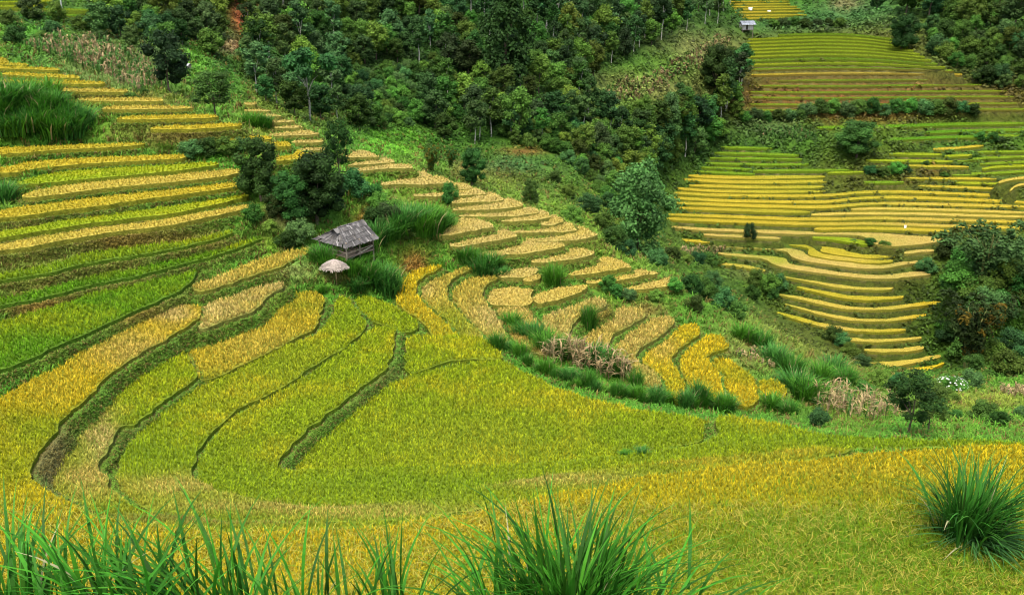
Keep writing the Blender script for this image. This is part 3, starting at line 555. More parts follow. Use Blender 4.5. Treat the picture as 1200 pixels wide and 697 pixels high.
# ---------------------------------------------------------------- rice
PALS = {'g': (0.085, 0.235, 0.008), 'gy': (0.15, 0.265, 0.010), 'yg': (0.26, 0.335, 0.010), 'yo': (0.44, 0.345, 0.028), 'y': (0.52, 0.385, 0.012), 'yy': (0.55, 0.41, 0.018),
        'yt': (0.48, 0.37, 0.06), 'to': (0.49, 0.365, 0.095), 't': (0.48, 0.37, 0.125), 'br': (0.30, 0.20, 0.06)}
RIPE = [('B',980,650,230,75,'gy',.9),('B',1000,660,200,45,'g',.7),('B',1000,612,170,14,'gy',.6),('B',1100,690,160,60,'gy',.8),('B',760,690,120,40,'yg',.6),('B',1180,600,80,40,'yg',.5),('B',40,500,55,28,'gy',.75),('B',10,540,30,22,'yg',.7),('B',150,405,60,24,'to',.75),('B',205,364,30,12,'t',.9),('B',60,450,40,22,'yo',.7),
 ('B',1000,548,140,8,'yo',.5),('B',1060,570,90,6,'br',.25),('B',640,600,120,10,'br',.2),('S1',640,500,400,60,'yg',.3),('S1',1000,512,220,8,'gy',.6),('S1',470,560,200,14,'gy',.35),
 ('S3',118,510,22,30,'t',.95),('S3',100,560,45,24,'to',.9),('S3',250,604,160,8,'br',.8),('S2',210,566,70,13,'to',.8),('S2',300,590,120,9,'to',.7),('S2',430,596,110,9,'to',.75),('S2',640,558,110,9,'to',.8),('S2',820,536,120,7,'yo',.8),('S2',930,526,80,6,'yo',.8),
 ('S2',330,430,100,60,'yo',.2),('A',560,510,90,26,'yo',.28),('A',520,470,60,16,'gy',.3),('A',700,505,90,16,'gy',.35),('A',420,520,60,30,'yg',.3),
 ('F3',578,368,26,22,'t',.9),('F1',500,372,30,20,'yo',.4),('F2',525,372,30,18,'yg',.7),('F2',490,335,20,12,'t',.7),('L21',60,372,70,14,'yg',.7),('L21',190,330,50,14,'gy',.5),('L25',300,400,50,20,'to',.35),('L22',250,325,30,14,'to',.6),
 ('L24',310,350,30,20,'yt',.3),('H4',730,415,30,20,'to',.3),('H5',778,405,18,14,'to',.7),('H3',730,370,30,12,'t',.5),('Re',985,383,40,4,'to',.8),('Rf',1085,369,25,5,'yy',.9),('Rg',1085,354,30,5,'yy',.9),('Rj',912,304,10,5,'yg',.9),('Rj',1085,318,14,4,'t',.8),
 ('Rl',1000,302,40,4,'to',.5),('T11',1000,84,90,3,'to',.5),('Q16',1100,262,90,4,'to',.6),('Q15',1100,256,90,4,'to',.5),('Q14b',1100,250,90,4,'to',.4),('Q13',1100,238,90,4,'to',.3),('L19',220,277,50,8,'yg',.6),('L20',130,315,40,6,'gy',.6),('L20',280,282,30,6,'yg',.8)]
def ripeness(k, pal, x, y, z):
    r = float(np.hypot(x, y).mean()); f = 0.22 * min(1, 60 / r)
    c = np.array(PALS[pal])[None] * np.ones((len(x), 1))
    n1, n2 = fbm(x * f, y * f, 41), fbm(x * f * 4, y * f * 4, 51)
    green, gold = np.array(PALS['gy' if pal not in ('g', 'gy') else 'g']), np.array(PALS['yy' if pal in ('y', 'yy', 'yo', 'yg') else 'yt' if pal not in ('g', 'gy') else 'yg'])
    w = np.clip(n1 * .9 + n2 * .5, 0, .8)[:, None] * 0.75; c = c * (1 - w) + gold * w
    w = np.clip(-n1 * .9 - n2 * .5, 0, .8)[:, None] * 0.65; c = c * (1 - w) + green * w
    u, v = to_px(x, y, z)
    for kk, su, sv, ru, rv, pc, st in RIPE:
        if kk != k: continue
        q = ((u - su) / ru) ** 2 + ((v - sv) / rv) ** 2
        w = st * np.clip(1.1 * np.exp(-q) + 0.5 * n2 * np.exp(-q * .6), 0, 1)[:, None]
        c = c * (1 - w) + np.array(PALS[pc]) * w
    return c

def rice_points(w, sp):
    a = math.atan2(*(w[len(w) // 3] - w[len(w) // 8])); ca_, sa_ = math.cos(a), math.sin(a)
    q = np.column_stack([w[:, 0] * ca_ - w[:, 1] * sa_, w[:, 0] * sa_ + w[:, 1] * ca_])      # planted in rows along the field
    x0, y0 = q.min(0); x1, y1 = q.max(0)
    gx, gy = np.meshgrid(np.arange(x0, x1, sp), np.arange(y0, y1, sp))
    gx = gx.ravel() + RNG.uniform(-.3, .3, gx.size) * sp; gy = gy.ravel() + RNG.uniform(-.3, .3, gy.size) * sp
    x, y = gx * ca_ + gy * sa_, -gx * sa_ + gy * ca_
    ok = sdist(w, x, y) < -0.06
    return x[ok], y[ok]
NT = 0
for k, p in PAD.items():
    w, h, zs = p['w'], p['h'], p['zs']
    r = float(np.hypot(*p['c']))
    pal = p['pal']
    ripe = pal not in ('g', 'gy')
    sp = max(0.22, r * 0.0036) if p['near'] else 0.5 if r < 330 else 0.62
    x, y = rice_points(w, sp)
    if k == 'B':
        ok = (np.abs(x / y) < 0.72) & (y > 30); x, y = x[ok], y[ok]
    gz = ground_z(x, y); ok = gz < zs + 0.35; x, y, gz = x[ok], y[ok], gz[ok]
    # the standing stalks, a dense low mass
    P3 = [Vector((a, b, 0)) for a, b in w]
    tri = tessellate_polygon([P3]); m = len(w)
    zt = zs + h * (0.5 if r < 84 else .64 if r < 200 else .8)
    kst = .26 if r < 84 else .62 if r < 200 else .8  # stalk tops mixed darker: shade in the gaps between tufts put into the colour
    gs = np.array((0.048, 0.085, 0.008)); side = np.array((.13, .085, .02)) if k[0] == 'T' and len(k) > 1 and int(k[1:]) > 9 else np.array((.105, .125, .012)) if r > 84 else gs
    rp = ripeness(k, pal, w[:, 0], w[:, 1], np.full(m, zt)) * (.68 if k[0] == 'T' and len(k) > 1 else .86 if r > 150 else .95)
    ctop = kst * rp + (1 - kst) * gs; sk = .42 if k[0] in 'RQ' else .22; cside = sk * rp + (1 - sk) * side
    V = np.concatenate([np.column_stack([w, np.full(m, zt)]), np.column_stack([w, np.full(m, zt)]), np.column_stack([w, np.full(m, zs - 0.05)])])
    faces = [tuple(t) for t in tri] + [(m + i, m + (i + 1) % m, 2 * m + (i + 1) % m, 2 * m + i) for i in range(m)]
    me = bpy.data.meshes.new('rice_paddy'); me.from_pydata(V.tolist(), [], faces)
    at = me.color_attributes.new('col', 'FLOAT_COLOR', 'POINT')
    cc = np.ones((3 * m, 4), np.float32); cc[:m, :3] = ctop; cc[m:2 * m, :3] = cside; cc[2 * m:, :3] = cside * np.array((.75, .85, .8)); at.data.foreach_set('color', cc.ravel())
    me.materials.append(M_STALK)
    bm = bmesh.new(); bm.from_mesh(me); bmesh.ops.recalc_face_normals(bm, faces=bm.faces); bm.to_mesh(me); bm.free()
    root = link('rice_paddy', me); p['ob'] = root
    # leaves and ears
    n = len(x); NT += n
    if n == 0: continue
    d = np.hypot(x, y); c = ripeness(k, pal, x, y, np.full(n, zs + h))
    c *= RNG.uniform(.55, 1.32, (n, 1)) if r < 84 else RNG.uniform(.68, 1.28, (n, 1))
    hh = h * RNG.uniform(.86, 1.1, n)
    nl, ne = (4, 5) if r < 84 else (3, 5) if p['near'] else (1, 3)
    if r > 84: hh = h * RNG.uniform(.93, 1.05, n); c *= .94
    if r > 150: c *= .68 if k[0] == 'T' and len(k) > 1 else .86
    eb, el = (.42, 1.0) if r < 84 else (.56, .66) if r < 200 else (.72, .5); lb_ = 0.0 if r < 84 else h * .35; lh_ = 1.0 if r < 84 else .66
    wl = np.maximum(0.016, d * 0.00040)
    base = np.column_stack([x, y, np.full(n, zs)])
    so = Soup()
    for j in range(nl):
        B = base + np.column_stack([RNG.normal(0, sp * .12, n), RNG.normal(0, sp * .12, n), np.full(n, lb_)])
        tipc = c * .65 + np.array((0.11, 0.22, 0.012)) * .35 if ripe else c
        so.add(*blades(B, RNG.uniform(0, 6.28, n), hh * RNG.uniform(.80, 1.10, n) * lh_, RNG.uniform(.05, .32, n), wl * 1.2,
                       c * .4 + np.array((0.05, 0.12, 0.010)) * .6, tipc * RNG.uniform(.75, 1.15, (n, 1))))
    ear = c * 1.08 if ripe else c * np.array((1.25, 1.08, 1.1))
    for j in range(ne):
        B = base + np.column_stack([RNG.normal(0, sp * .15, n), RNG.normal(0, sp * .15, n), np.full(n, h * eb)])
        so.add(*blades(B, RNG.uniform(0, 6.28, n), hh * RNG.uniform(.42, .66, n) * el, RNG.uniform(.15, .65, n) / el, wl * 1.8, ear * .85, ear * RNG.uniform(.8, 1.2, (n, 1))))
    if k == 'B':                                    # rank green leaves at the near right of the field
        uu, vv = to_px(x, y, np.full(n, zs)); pr = np.clip(1.3 * np.exp(-((uu - 1000) / 240) ** 2 - ((vv - 668) / 60) ** 2), 0, .75)
        q = RNG.random(n) < pr; m2 = int(q.sum()); near_ = np.nonzero((vv > 596) & (RNG.random(n) < .55))[0]
        for j in range(3):                          # drooping heads and long leaves one can make out
            m3 = len(near_); ce = np.where(RNG.random((m3, 1)) < .6, np.array((.40, .36, .06)), np.array((.16, .27, .02))) * RNG.uniform(.6, 1.3, (m3, 1))
            so.add(*blades(base[near_] + np.column_stack([RNG.normal(0, .06, m3), RNG.normal(0, .06, m3), np.full(m3, h * .3)]), RNG.uniform(0, 6.28, m3), h * RNG.uniform(.75, 1.15, m3), RNG.uniform(.7, 1.4, m3), .034, ce * .7, ce, 6))
        for j in range(4):
            cg = np.array((.10, .22, .012)) * RNG.uniform(.5, 1.5, (m2, 1))
            so.add(*blades(base[q] + np.column_stack([RNG.normal(0, .05, m2), RNG.normal(0, .05, m2), np.zeros(m2)]), RNG.uniform(0, 6.28, m2), h * RNG.uniform(1.0, 1.6, m2), RNG.uniform(.3, 1.1, m2), .03, cg * .6, cg, 5))
    link('rice_leaves', so.mesh('rice_leaves', [M_RICE]), root)
print('rice', NT, round(time.time() - T0, 1))
# names of the paddies
ORD = 'topmost second third fourth fifth sixth seventh eighth ninth tenth eleventh twelfth thirteenth fourteenth fifteenth sixteenth seventeenth eighteenth nineteenth twentieth'.split()
ORD += ['twenty-' + o for o in ['first'] + ORD[1:9]] + ['thirtieth'] + ['thirty-' + o for o in ['first'] + ORD[1:9]] + ['fortieth'] + ['forty-' + o for o in ['first'] + ORD[1:9]]
HUE = {'g': 'bright green', 'gy': 'yellowish green', 'yg': 'yellow-green', 'yo': 'golden', 'y': 'golden', 'yy': 'bright yellow', 'yt': 'straw-yellow', 'to': 'golden tan', 't': 'pale tan'}
def run_labels(keys, where, group):
    ks = sorted([k for k in keys if k in PAD and not PAD[k]['label']], key=lambda k: -PAD[k]['zt'])
    for i, k in enumerate(ks):
        PAD[k]['label'] = '%s rice strip, %s down %s' % (HUE[PAD[k]['pal']], ORD[i], where)
    for k in keys:
        if k in PAD: PAD[k]['group'] = group
run_labels([k for k in PAD if k[0] == 'L'], 'the terraced left hillside', 'rice terraces on the left hillside')
run_labels([k for k in PAD if k[0] in 'MN'], 'the narrow spur in the middle', 'rice terraces on the middle spur')
run_labels([k for k in PAD if k[0] == 'X'], 'above the small grey hut at top right', 'rice terraces above the far hut')
run_labels([k for k in PAD if k[0] == 'T' and k != 'T'], 'the reddish upper block on the far hillside', 'rice terraces of the reddish upper block')
run_labels([k for k in PAD if k[0] == 'V'], 'the upper right of the far hillside', 'rice terraces on the far hillside')
run_labels([k for k in PAD if k[0] == 'Q'], 'the wide striped slope of the far hillside', 'rice terraces on the far hillside')
run_labels([k for k in PAD if k[0] == 'R'], 'the curved lower bowl of the far hillside', 'rice terraces in the lower far bowl')
run_labels([k for k in PAD if k[0] == 'Z'], 'the small slope in the upper left corner', 'rice terraces in the upper left corner')
for k, p in PAD.items(): tag(p['ob'], p['label'], 'rice paddy', p.get('group', 'rice fields in and around the bowl'))

# ---------------------------------------------------------------- wild cover: weeds on the banks, grass on the slopes, scrub under the woods
du = np.abs(np.gradient(UU, axis=1)); dv = np.abs(np.gradient(VV, axis=0))
area = np.clip(du * dv, 0, 60)
area[~VIS | inpad] = 0; area[(UU < -160) | (UU > 1360) | (VV < -90) | (VV > 760)] = 0
isbank = (Zg <= top + 0.02) & ~inpad
def scatter(mask, n):
    wv = (area * mask).ravel(); cw = np.cumsum(wv); tot = cw[-1]
    idx = np.searchsorted(cw, RNG.uniform(0, tot, n)); i, j = np.divmod(idx, NA); i = np.minimum(i, NR - 2); j = np.minimum(j, NA - 2)
    a = AZ[j] + RNG.uniform(0, 1, n) * (AZ[1] - AZ[0]); l = LR[i] + RNG.uniform(0, 1, n) * (LR[i + 1] - LR[i])
    r = np.exp(l); x, y = r * np.sin(a), r * np.cos(a)
    return x, y, ground_z(x, y), r, GC[i, j]
RR = np.broadcast_to(R[:, None], Zg.shape)
def grass_cover(name, mask, n, hgt, nb, bend, jit):
    x, y, z, r, c = scatter(mask, n)
    so = Soup()
    c = c * 1.75 * RNG.uniform(.65, 1.35, (n, 1)); dry = RNG.random(n) < .24; c[dry] = np.array((.17, .14, .035)) * RNG.uniform(.6, 1.3, (int(dry.sum()), 1))
    for b in range(nb):
        hh = hgt * RNG.uniform(.5, 1.3, n) * np.clip(r / 60, .8, 2.2)
        P = np.column_stack([x, y, z - .03]) + np.column_stack([RNG.normal(0, jit, n), RNG.normal(0, jit, n), np.zeros(n)])
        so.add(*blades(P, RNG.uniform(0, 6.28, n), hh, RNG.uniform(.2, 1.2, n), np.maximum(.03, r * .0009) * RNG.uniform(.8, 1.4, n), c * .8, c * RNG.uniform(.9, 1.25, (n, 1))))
    return tag(link(name, so.mesh(name, [M_GRASS])), name.replace('_', ' ') + ' growing between the rice terraces', kind='stuff')
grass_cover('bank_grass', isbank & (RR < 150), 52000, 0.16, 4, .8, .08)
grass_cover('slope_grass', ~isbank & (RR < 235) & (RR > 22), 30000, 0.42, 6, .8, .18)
def scrub_cover(name, mask, n, size, nq):
    x, y, z, r, c = scatter(mask, n)
    f = r / 290.0
    c = c * 1.25 * RNG.uniform(.5, 1.45, (n, 1))
    k = nq; xx, yy, zz, rr = (np.repeat(q, k) for q in (x, y, z, f))
    D = RNG.normal(size=(n * k, 3)); D /= np.linalg.norm(D, axis=1, keepdims=True); D[:, 2] = np.abs(D[:, 2])
    s = size * rr * np.repeat(RNG.uniform(.6, 1.5, n), k)
    P = np.column_stack([xx, yy, zz]) + D * (s * RNG.uniform(.5, 1.1, n * k))[:, None]
    V, Qd, C = leaf_quads(P, D + np.array((0, 0, .5)), s * .75, np.repeat(c, k, 0) * RNG.uniform(.75, 1.25, (n * k, 1)))
    return tag(link(name, mesh_np(name, V, Qd, C, [M_GRASS])), kind='stuff')
o = scrub_cover('undergrowth', ~isbank & (RR >= 150), 38000, 1.1, 8); tag(o, 'low green scrub covering the wooded slopes between the trees')
o = scrub_cover('terrace_weeds', isbank & (RR >= 150), 12000, 0.30, 4); tag(o, 'low weeds covering the banks of the far terraces')
print('cover', round(time.time() - T0, 1))
# ---------------------------------------------------------------- plants
def ball(c, r, col, nu=8, nv=5):
    """closed low core added to block light, keeping the middle of a crown dense and dark"""
    V = []
    for i in range(nv + 1):
        t = math.pi * i / nv
        for j in range(nu):
            a = 2 * math.pi * j / nu
            V.append((c[0] + r * math.sin(t) * math.cos(a), c[1] + r * math.sin(t) * math.sin(a), c[2] + r * math.cos(t)))
    Qd = [(i * nu + j, i * nu + (j + 1) % nu, (i + 1) * nu + (j + 1) % nu, (i + 1) * nu + j) for i in range(nv) for j in range(nu)]
    return np.array(V), np.array(Qd), np.tile(np.array(col), (len(V), 1))
def foliage(lobes, nleaf, size, col, droop=0.0, core=.62, var=.3, tip=None):
    so = Soup(); tot = sum(r ** 2 for c, r in lobes)
    for c, r in lobes:
        k = max(6, int(nleaf * r * r / tot)); lc = np.array(col) * random.uniform(1 - var, 1 + var)
        if tip is not None and random.random() < .22: lc = np.array(tip)
        D = RNG.normal(size=(k, 3)); D /= np.linalg.norm(D, axis=1, keepdims=True)
        D[:, 2] = np.where(D[:, 2] < -.35, -D[:, 2], D[:, 2])
        rad = r * RNG.uniform(.6, 1.12, k); P = np.array(c) + D * rad[:, None]
        P[:, 2] -= droop * r * RNG.uniform(0, 1, k) * np.hypot(D[:, 0], D[:, 1])
        Nn = D * .8 + RNG.normal(size=(k, 3)) * .55 + np.array((0, 0, .35))
        so.add(*leaf_quads(P, Nn, size * RNG.uniform(.6, 1.4, k), lc * RNG.uniform(.75, 1.3, (k, 1))))
        if core: so.add(*ball(c, r * core, lc * .8))  # unseen core added to block light inside the lobe, tinted darker
    return so
def tube(pts, rads, col, n=6):
    so = Soup(); pts = [Vector(p) for p in pts]; rings = []
    for i, p in enumerate(pts):
        t = (pts[min(i + 1, len(pts) - 1)] - pts[max(i - 1, 0)]).normalized()
        a = t.orthogonal().normalized(); b = t.cross(a)
        rings += [p + (a * math.cos(2 * math.pi * j / n) + b * math.sin(2 * math.pi * j / n)) * rads[i] for j in range(n)]
    Qd = [(i * n + j, i * n + (j + 1) % n, (i + 1) * n + (j + 1) % n, (i + 1) * n + j) for i in range(len(pts) - 1) for j in range(n)]
    return np.array(rings), np.array(Qd), np.tile(np.array(col), (len(rings), 1))
PALE, BROWN = (0.42, 0.40, 0.34), (0.10, 0.075, 0.05)
def trunk_mesh(H, top, lobes, col, r0, fork=3):
    so = Soup(); j = random.uniform(-.02, .02) * H
    so.add(*tube([(0, 0, -.06 * H), (j, -j * .6, top * .5), (j * 1.6, j, top), (j, j * .5, top + .3 * (H - top))], [r0 * 1.25, r0, r0 * .75, r0 * .3], col))
    for c, r in random.sample(lobes, min(fork, len(lobes))):
        so.add(*tube([(j, 0, top * .8), tuple((Vector((j, 0, top)) + Vector(c)) * .5), tuple(c)], [r0 * .55, r0 * .38, r0 * .15], col, 5))
    return so.mesh('trunk', [M_BARK])
def lobes_in(H, z0, z1, rx, n, r0, r1, flat=1.0, taper=0.0):
    out = []
    for i in range(n):
        t = (i + random.random()) / n; z = z0 + (z1 - z0) * t
        prof = math.sin(math.pi * min(1, max(0.08, .18 + .74 * t))) ** .8 * (1 - taper * t)
        a = i * 2.4 + random.uniform(-.5, .5); q = rx * prof * random.uniform(.35, 1.0)
        out.append((np.array((q * math.cos(a), q * math.sin(a), z)) * H, random.uniform(r0, r1) * H * (1 - .3 * taper * t)))
    return out
KIND = {}
def kind(name, H, lobes, nleaf, size, col, trunk=None, **kw):
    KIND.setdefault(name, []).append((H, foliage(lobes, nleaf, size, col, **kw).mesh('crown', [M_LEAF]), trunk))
G1, G2, G3, G4 = (0.038, 0.108, 0.014), (0.028, 0.082, 0.018), (0.064, 0.140, 0.016), (0.034, 0.092, 0.026)
for i in range(4):                                  # forest trees, seen from far
    lb = lobes_in(10, .22, .9, .30, 15, .10, .17)
    kind('broad', 10, lb, 1500, .55, (G1, G2, G3, G4)[i], trunk_mesh(10, 3.2, lb, BROWN, .16))
    lb = lobes_in(10, .38, .94, .20, 10, .08, .13)
    kind('slender', 10, lb, 900, .5, (G2, G1, G4, G2)[i], trunk_mesh(10, 4.6, lb, PALE, .10))
    lb = lobes_in(10, .12, .86, .40, 15, .13, .2)
    kind('round', 10, lb, 1500, .6, (G1, G3, G2, G1)[i], trunk_mesh(10, 2.5, lb, BROWN, .16))
for i in range(2):                                  # detailed ones for the near trees
    lb = lobes_in(10, .16, .9, .33, 26, .09, .16)
    kind('dense', 10, lb, 6500, .30, (0.026, 0.078, 0.013), trunk_mesh(10, 2.4, lb, BROWN, .2), core=.7)
    lb = lobes_in(10, .3, .92, .34, 20, .07, .14)
    kind('loose', 10, lb, 3600, .32, (0.030, 0.078, 0.012), trunk_mesh(10, 3.6, lb, BROWN, .13, 6), core=.45)
lb = [(np.array((math.cos(i * 2.4) * q * 10, math.sin(i * 2.4) * q * 10, z * 10)), r * 10) for i, (q, z, r) in enumerate([(0, .92, .13), (.2, .86, .13), (.34, .8, .12), (.42, .75, .11), (.3, .74, .12), (.46, .84, .1), (.15, .8, .13), (.38, .88, .1), (.5, .78, .09), (.12, .95, .1)])]
kind('umbrella', 10, lb, 2600, .5, (0.022, 0.066, 0.016), trunk_mesh(10, 5.2, [(np.array(c) * np.array((.5, .5, .84)), r) for c, r in lb[:5]], (.26,.25,.21), .14, 5), core=.6)
lb = lobes_in(10, .06, .97, .42, 46, .06, .12, taper=.45)
kind('feathery', 10, lb, 6000, .42, (0.024, 0.066, 0.012), trunk_mesh(10, 3, lb, BROWN, .2), droop=.5, core=.55, var=.2)
def plume_lobes(n, spread, low=.12):
    out = []
    for i in range(n):
        a = random.uniform(0, 6.283); hgt = random.uniform(.55, 1.0); q = spread * random.uniform(.2, 1.0)
        for t in (.3, .5, .68, .84, 1.0):
            z = hgt * (t - .16 * t ** 4) + low * 0; o = q * t ** 2
            out.append((np.array((o * math.cos(a), o * math.sin(a), z * .95)) * 10, random.uniform(.045, .085) * 10 * (1.15 - .35 * t)))
    return out
def culms(n, spread):
    so = Soup()
    for i in range(n):
        a = random.uniform(0, 6.283); q = spread * random.uniform(.2, .9)
        so.add(*tube([(.4 * math.cos(a), .4 * math.sin(a), -.5), (q * 2.5 * math.cos(a), q * 2.5 * math.sin(a), 5), (q * 4.5 * math.cos(a), q * 4.5 * math.sin(a), 6.4)], [.07, .06, .02], (.16, .17, .05), 5))
    return so.mesh('trunk', [M_BARK])
for i in range(2):
    kind('bamboo', 10, plume_lobes(26, .55), 6500, .34, (0.026, 0.075, 0.018), culms(14, .5), droop=.9, core=.4, tip=None)
kind('bamboo_yellow', 10, plume_lobes(26, .5), 6500, .34, (0.026, 0.07, 0.012), culms(14, .5), droop=.9, core=.4, tip=(.19, .17, .012))
lb = lobes_in(10, .04, .95, .36, 34, .08, .15)
kind('leafy', 10, lb, 7000, .36, (0.034, 0.105, 0.024), trunk_mesh(10, 3, lb, BROWN, .15), droop=.4, core=.5)
kind('bamboo_light', 10, plume_lobes(20, .42), 4500, .36, (0.05, 0.14, 0.022), culms(10, .4), droop=.7, core=.4, tip=(.16, .16, .012))
for i in range(3):
    lb = lobes_in(10, .05, .75, .48, 16, .14, .24)
    kind('shrub', 10, lb, 2600, .62, ((0.030, 0.095, 0.014), (0.045, 0.13, 0.016), (0.03, 0.095, 0.024))[i], None, core=.6)
def cane(n, H, spread, wid, col, bend=(.25, 1.0), base=.35):
    P = np.column_stack([RNG.normal(0, base, n), RNG.normal(0, base, n), np.full(n, -.15)]) * np.array((spread, spread, 1))
    az = np.arctan2(P[:, 0], P[:, 1]) + RNG.normal(0, .7, n)
    c = np.array(col) * RNG.uniform(.6, 1.4, (n, 1)); dry = RNG.random(n) < .04; c[dry] = (.25, .22, .10)
    return mesh_np('grass_clump', *blades(P, az, H * RNG.uniform(.5, 1.08, n), RNG.uniform(*bend, n), wid * RNG.uniform(.6, 1.2, n), c * .75, c * 1.1, 4), [M_GRASS])
CANE = [cane(420, 3.0, 1.35, .125, c, (.08, .75)) for c in ((.042, .15, .013), (.048, .165, .024), (.062, .195, .014))]

SERIAL = {}
def plant(kd, name, u, v, hpx, label, group=None, wide=1.0, vary=0.0, cat='tree', at=None):
    p = at if at is not None else spot(u, v)
    d = p.y * CP - p.z * SP                          # depth along the view, sets the real size
    H = hpx * d / F_PX / 0.95 * random.uniform(1 - vary, 1 + vary)
    i = SERIAL.get(kd, 0); SERIAL[kd] = i + 1
    h0, cm, tm = KIND[kd][i % len(KIND[kd])]
    s = H / h0; sc = (s * wide, s * wide, s); rz = random.uniform(0, 6.28)
    if tm is None:
        return tag(link(name, cm, None, p, rz, sc), label, cat, group)
    root = bpy.data.objects.new(name, None); COL.objects.link(root); root.location = p; root.rotation_euler = (0, 0, rz); root.scale = sc
    root.empty_display_size = .3
    link('trunk', tm, root); link('crown', cm, root)
    return tag(root, label, cat, group)
def clump(u, v, hpx, label, group=None, wide=1.0, m=0, at=None):
    p = at if at is not None else spot(u, v)
    d = p.y * CP - p.z * SP; s = hpx * d / F_PX / 3.0 * 1.15
    return tag(link('grass_clump', CANE[m % 3], None, p, random.uniform(0, 6.28), (s * wide, s * wide, s)), label, 'grass clump', group)

# woods: individual trees, denser crowns overlap
def inside(poly, u, v):
    r = False
    for (ax, ay), (bx, by) in zip(poly, poly[1:] + poly[:1]):
        if (ay > v) != (by > v) and u < (bx - ax) * (v - ay) / (by - ay) + ax: r = not r
    return r
def wood(poly, sp, kinds, hp, label, group, holes=(), seed=1, wide=(1, 1.25)):
    rnd = random.Random(seed); got = []
    us, vs = [p[0] for p in poly], [p[1] for p in poly]
    for _ in range(6000):
        u, v = rnd.uniform(min(us), max(us)), rnd.uniform(min(vs), max(vs))
        if not inside(poly, u, v) or any(((u - a) / b) ** 2 + ((v - c) / d) ** 2 < 1 for a, c, b, d in holes): continue
        if any((u - a) ** 2 + ((v - b) * 1.35) ** 2 < sp * sp for a, b in got): continue
        got.append((u, v))
        kd = rnd.choice(kinds); nm = {'broad': 'broadleaf_tree', 'slender': 'slender_tree', 'round': 'round_tree', 'shrub': 'shrub'}[kd]
        lab = {'broad': 'broadleaf tree with a lumpy crown', 'slender': 'slender tree with a thin pale trunk', 'round': 'low round-crowned tree', 'shrub': 'dark leafy shrub'}[kd]
        plant(kd, nm, u, v, hp[kd] if isinstance(hp, dict) else hp, lab + ' ' + label, lab.split(' with')[0] + 's ' + group, wide=rnd.uniform(*wide), vary=.28, cat='shrub' if kd == 'shrub' else 'tree')
    return len(got)
HP = {'broad': 36, 'slender': 44, 'round': 25, 'shrub': 16}
nw = wood([(288,8),(540,4),(640,6),(640,60),(672,110),(705,150),(765,175),(775,205),(742,228),(700,196),(650,172),(560,166),(470,160),(392,150),(340,140),(290,112)], 15.0,
     ['broad', 'broad', 'round', 'round', 'slender'], HP, 'crowded on the middle wooded hill', 'on the middle wooded hill', [(452,112,52,36),(462,164,40,15),(592,78,38,34)], 2)
nw += wood([(640,6),(856,6),(852,28),(800,44),(755,58),(704,92),(675,106),(640,60)], 13, ['slender', 'slender', 'broad', 'slender'], HP, 'in the tall wood at the top centre', 'in the tall wood at the top centre', (), 3, (.9, 1.1))
nw += wood([(115,22),(268,6),(262,40),(236,90),(214,96),(150,62),(112,44)], 15, ['broad', 'round', 'broad'], HP, 'in the dark wood at the top left', 'in the dark wood at the top left', [(222,76,22,22)], 4)
nw += wood([(784,204),(862,146),(872,84),(858,74),(846,84),(838,130),(790,158),(716,166),(730,186),(760,200)], 14, ['broad', 'round', 'slender', 'round'], HP, 'filling the ravine left of the far terraces', 'in the ravine', [(874,40,22,34)], 5)
nw += wood([(1010,4),(1200,4),(1200,32),(1140,38),(1075,30)], 19, ['broad', 'round'], {'broad': 42, 'round': 30}, 'in the dark wood at the top right', 'in the dark wood at the top right', (), 6)
nw += wood([(1060,34),(1200,40),(1200,118),(1160,104),(1105,74)], 15, ['shrub', 'round'], {'shrub': 20, 'round': 22}, 'on the dim slope right of the reddish terraces', 'on the slope right of the reddish terraces', (), 7)
nw += wood([(405,92),(500,80),(505,140),(480,150),(420,150),(398,130)], 9, ['shrub'], {'shrub': 13}, 'in the lighter thicket on the middle hill', 'in the lighter thicket on the middle hill', (), 8)
nw += wood([(600,120),(700,150),(745,230),(720,262),(690,215),(640,178),(590,168)], 11, ['shrub', 'round'], {'shrub': 16, 'round': 20}, 'along the lower edge of the middle wood', 'along the lower edge of the middle wood', (), 9)
for u_, v_ in [(772,158),(782,168),(790,160),(796,150),(786,182),(776,178),(800,166),(768,190),(792,174)]:
    plant('round', 'round_tree', u_, v_, 30, 'low round-crowned tree filling the ravine left of the far terraces', 'low round-crowned trees in the ravine', wide=1.2, vary=.25)
print('woods', nw, round(time.time() - T0, 1))

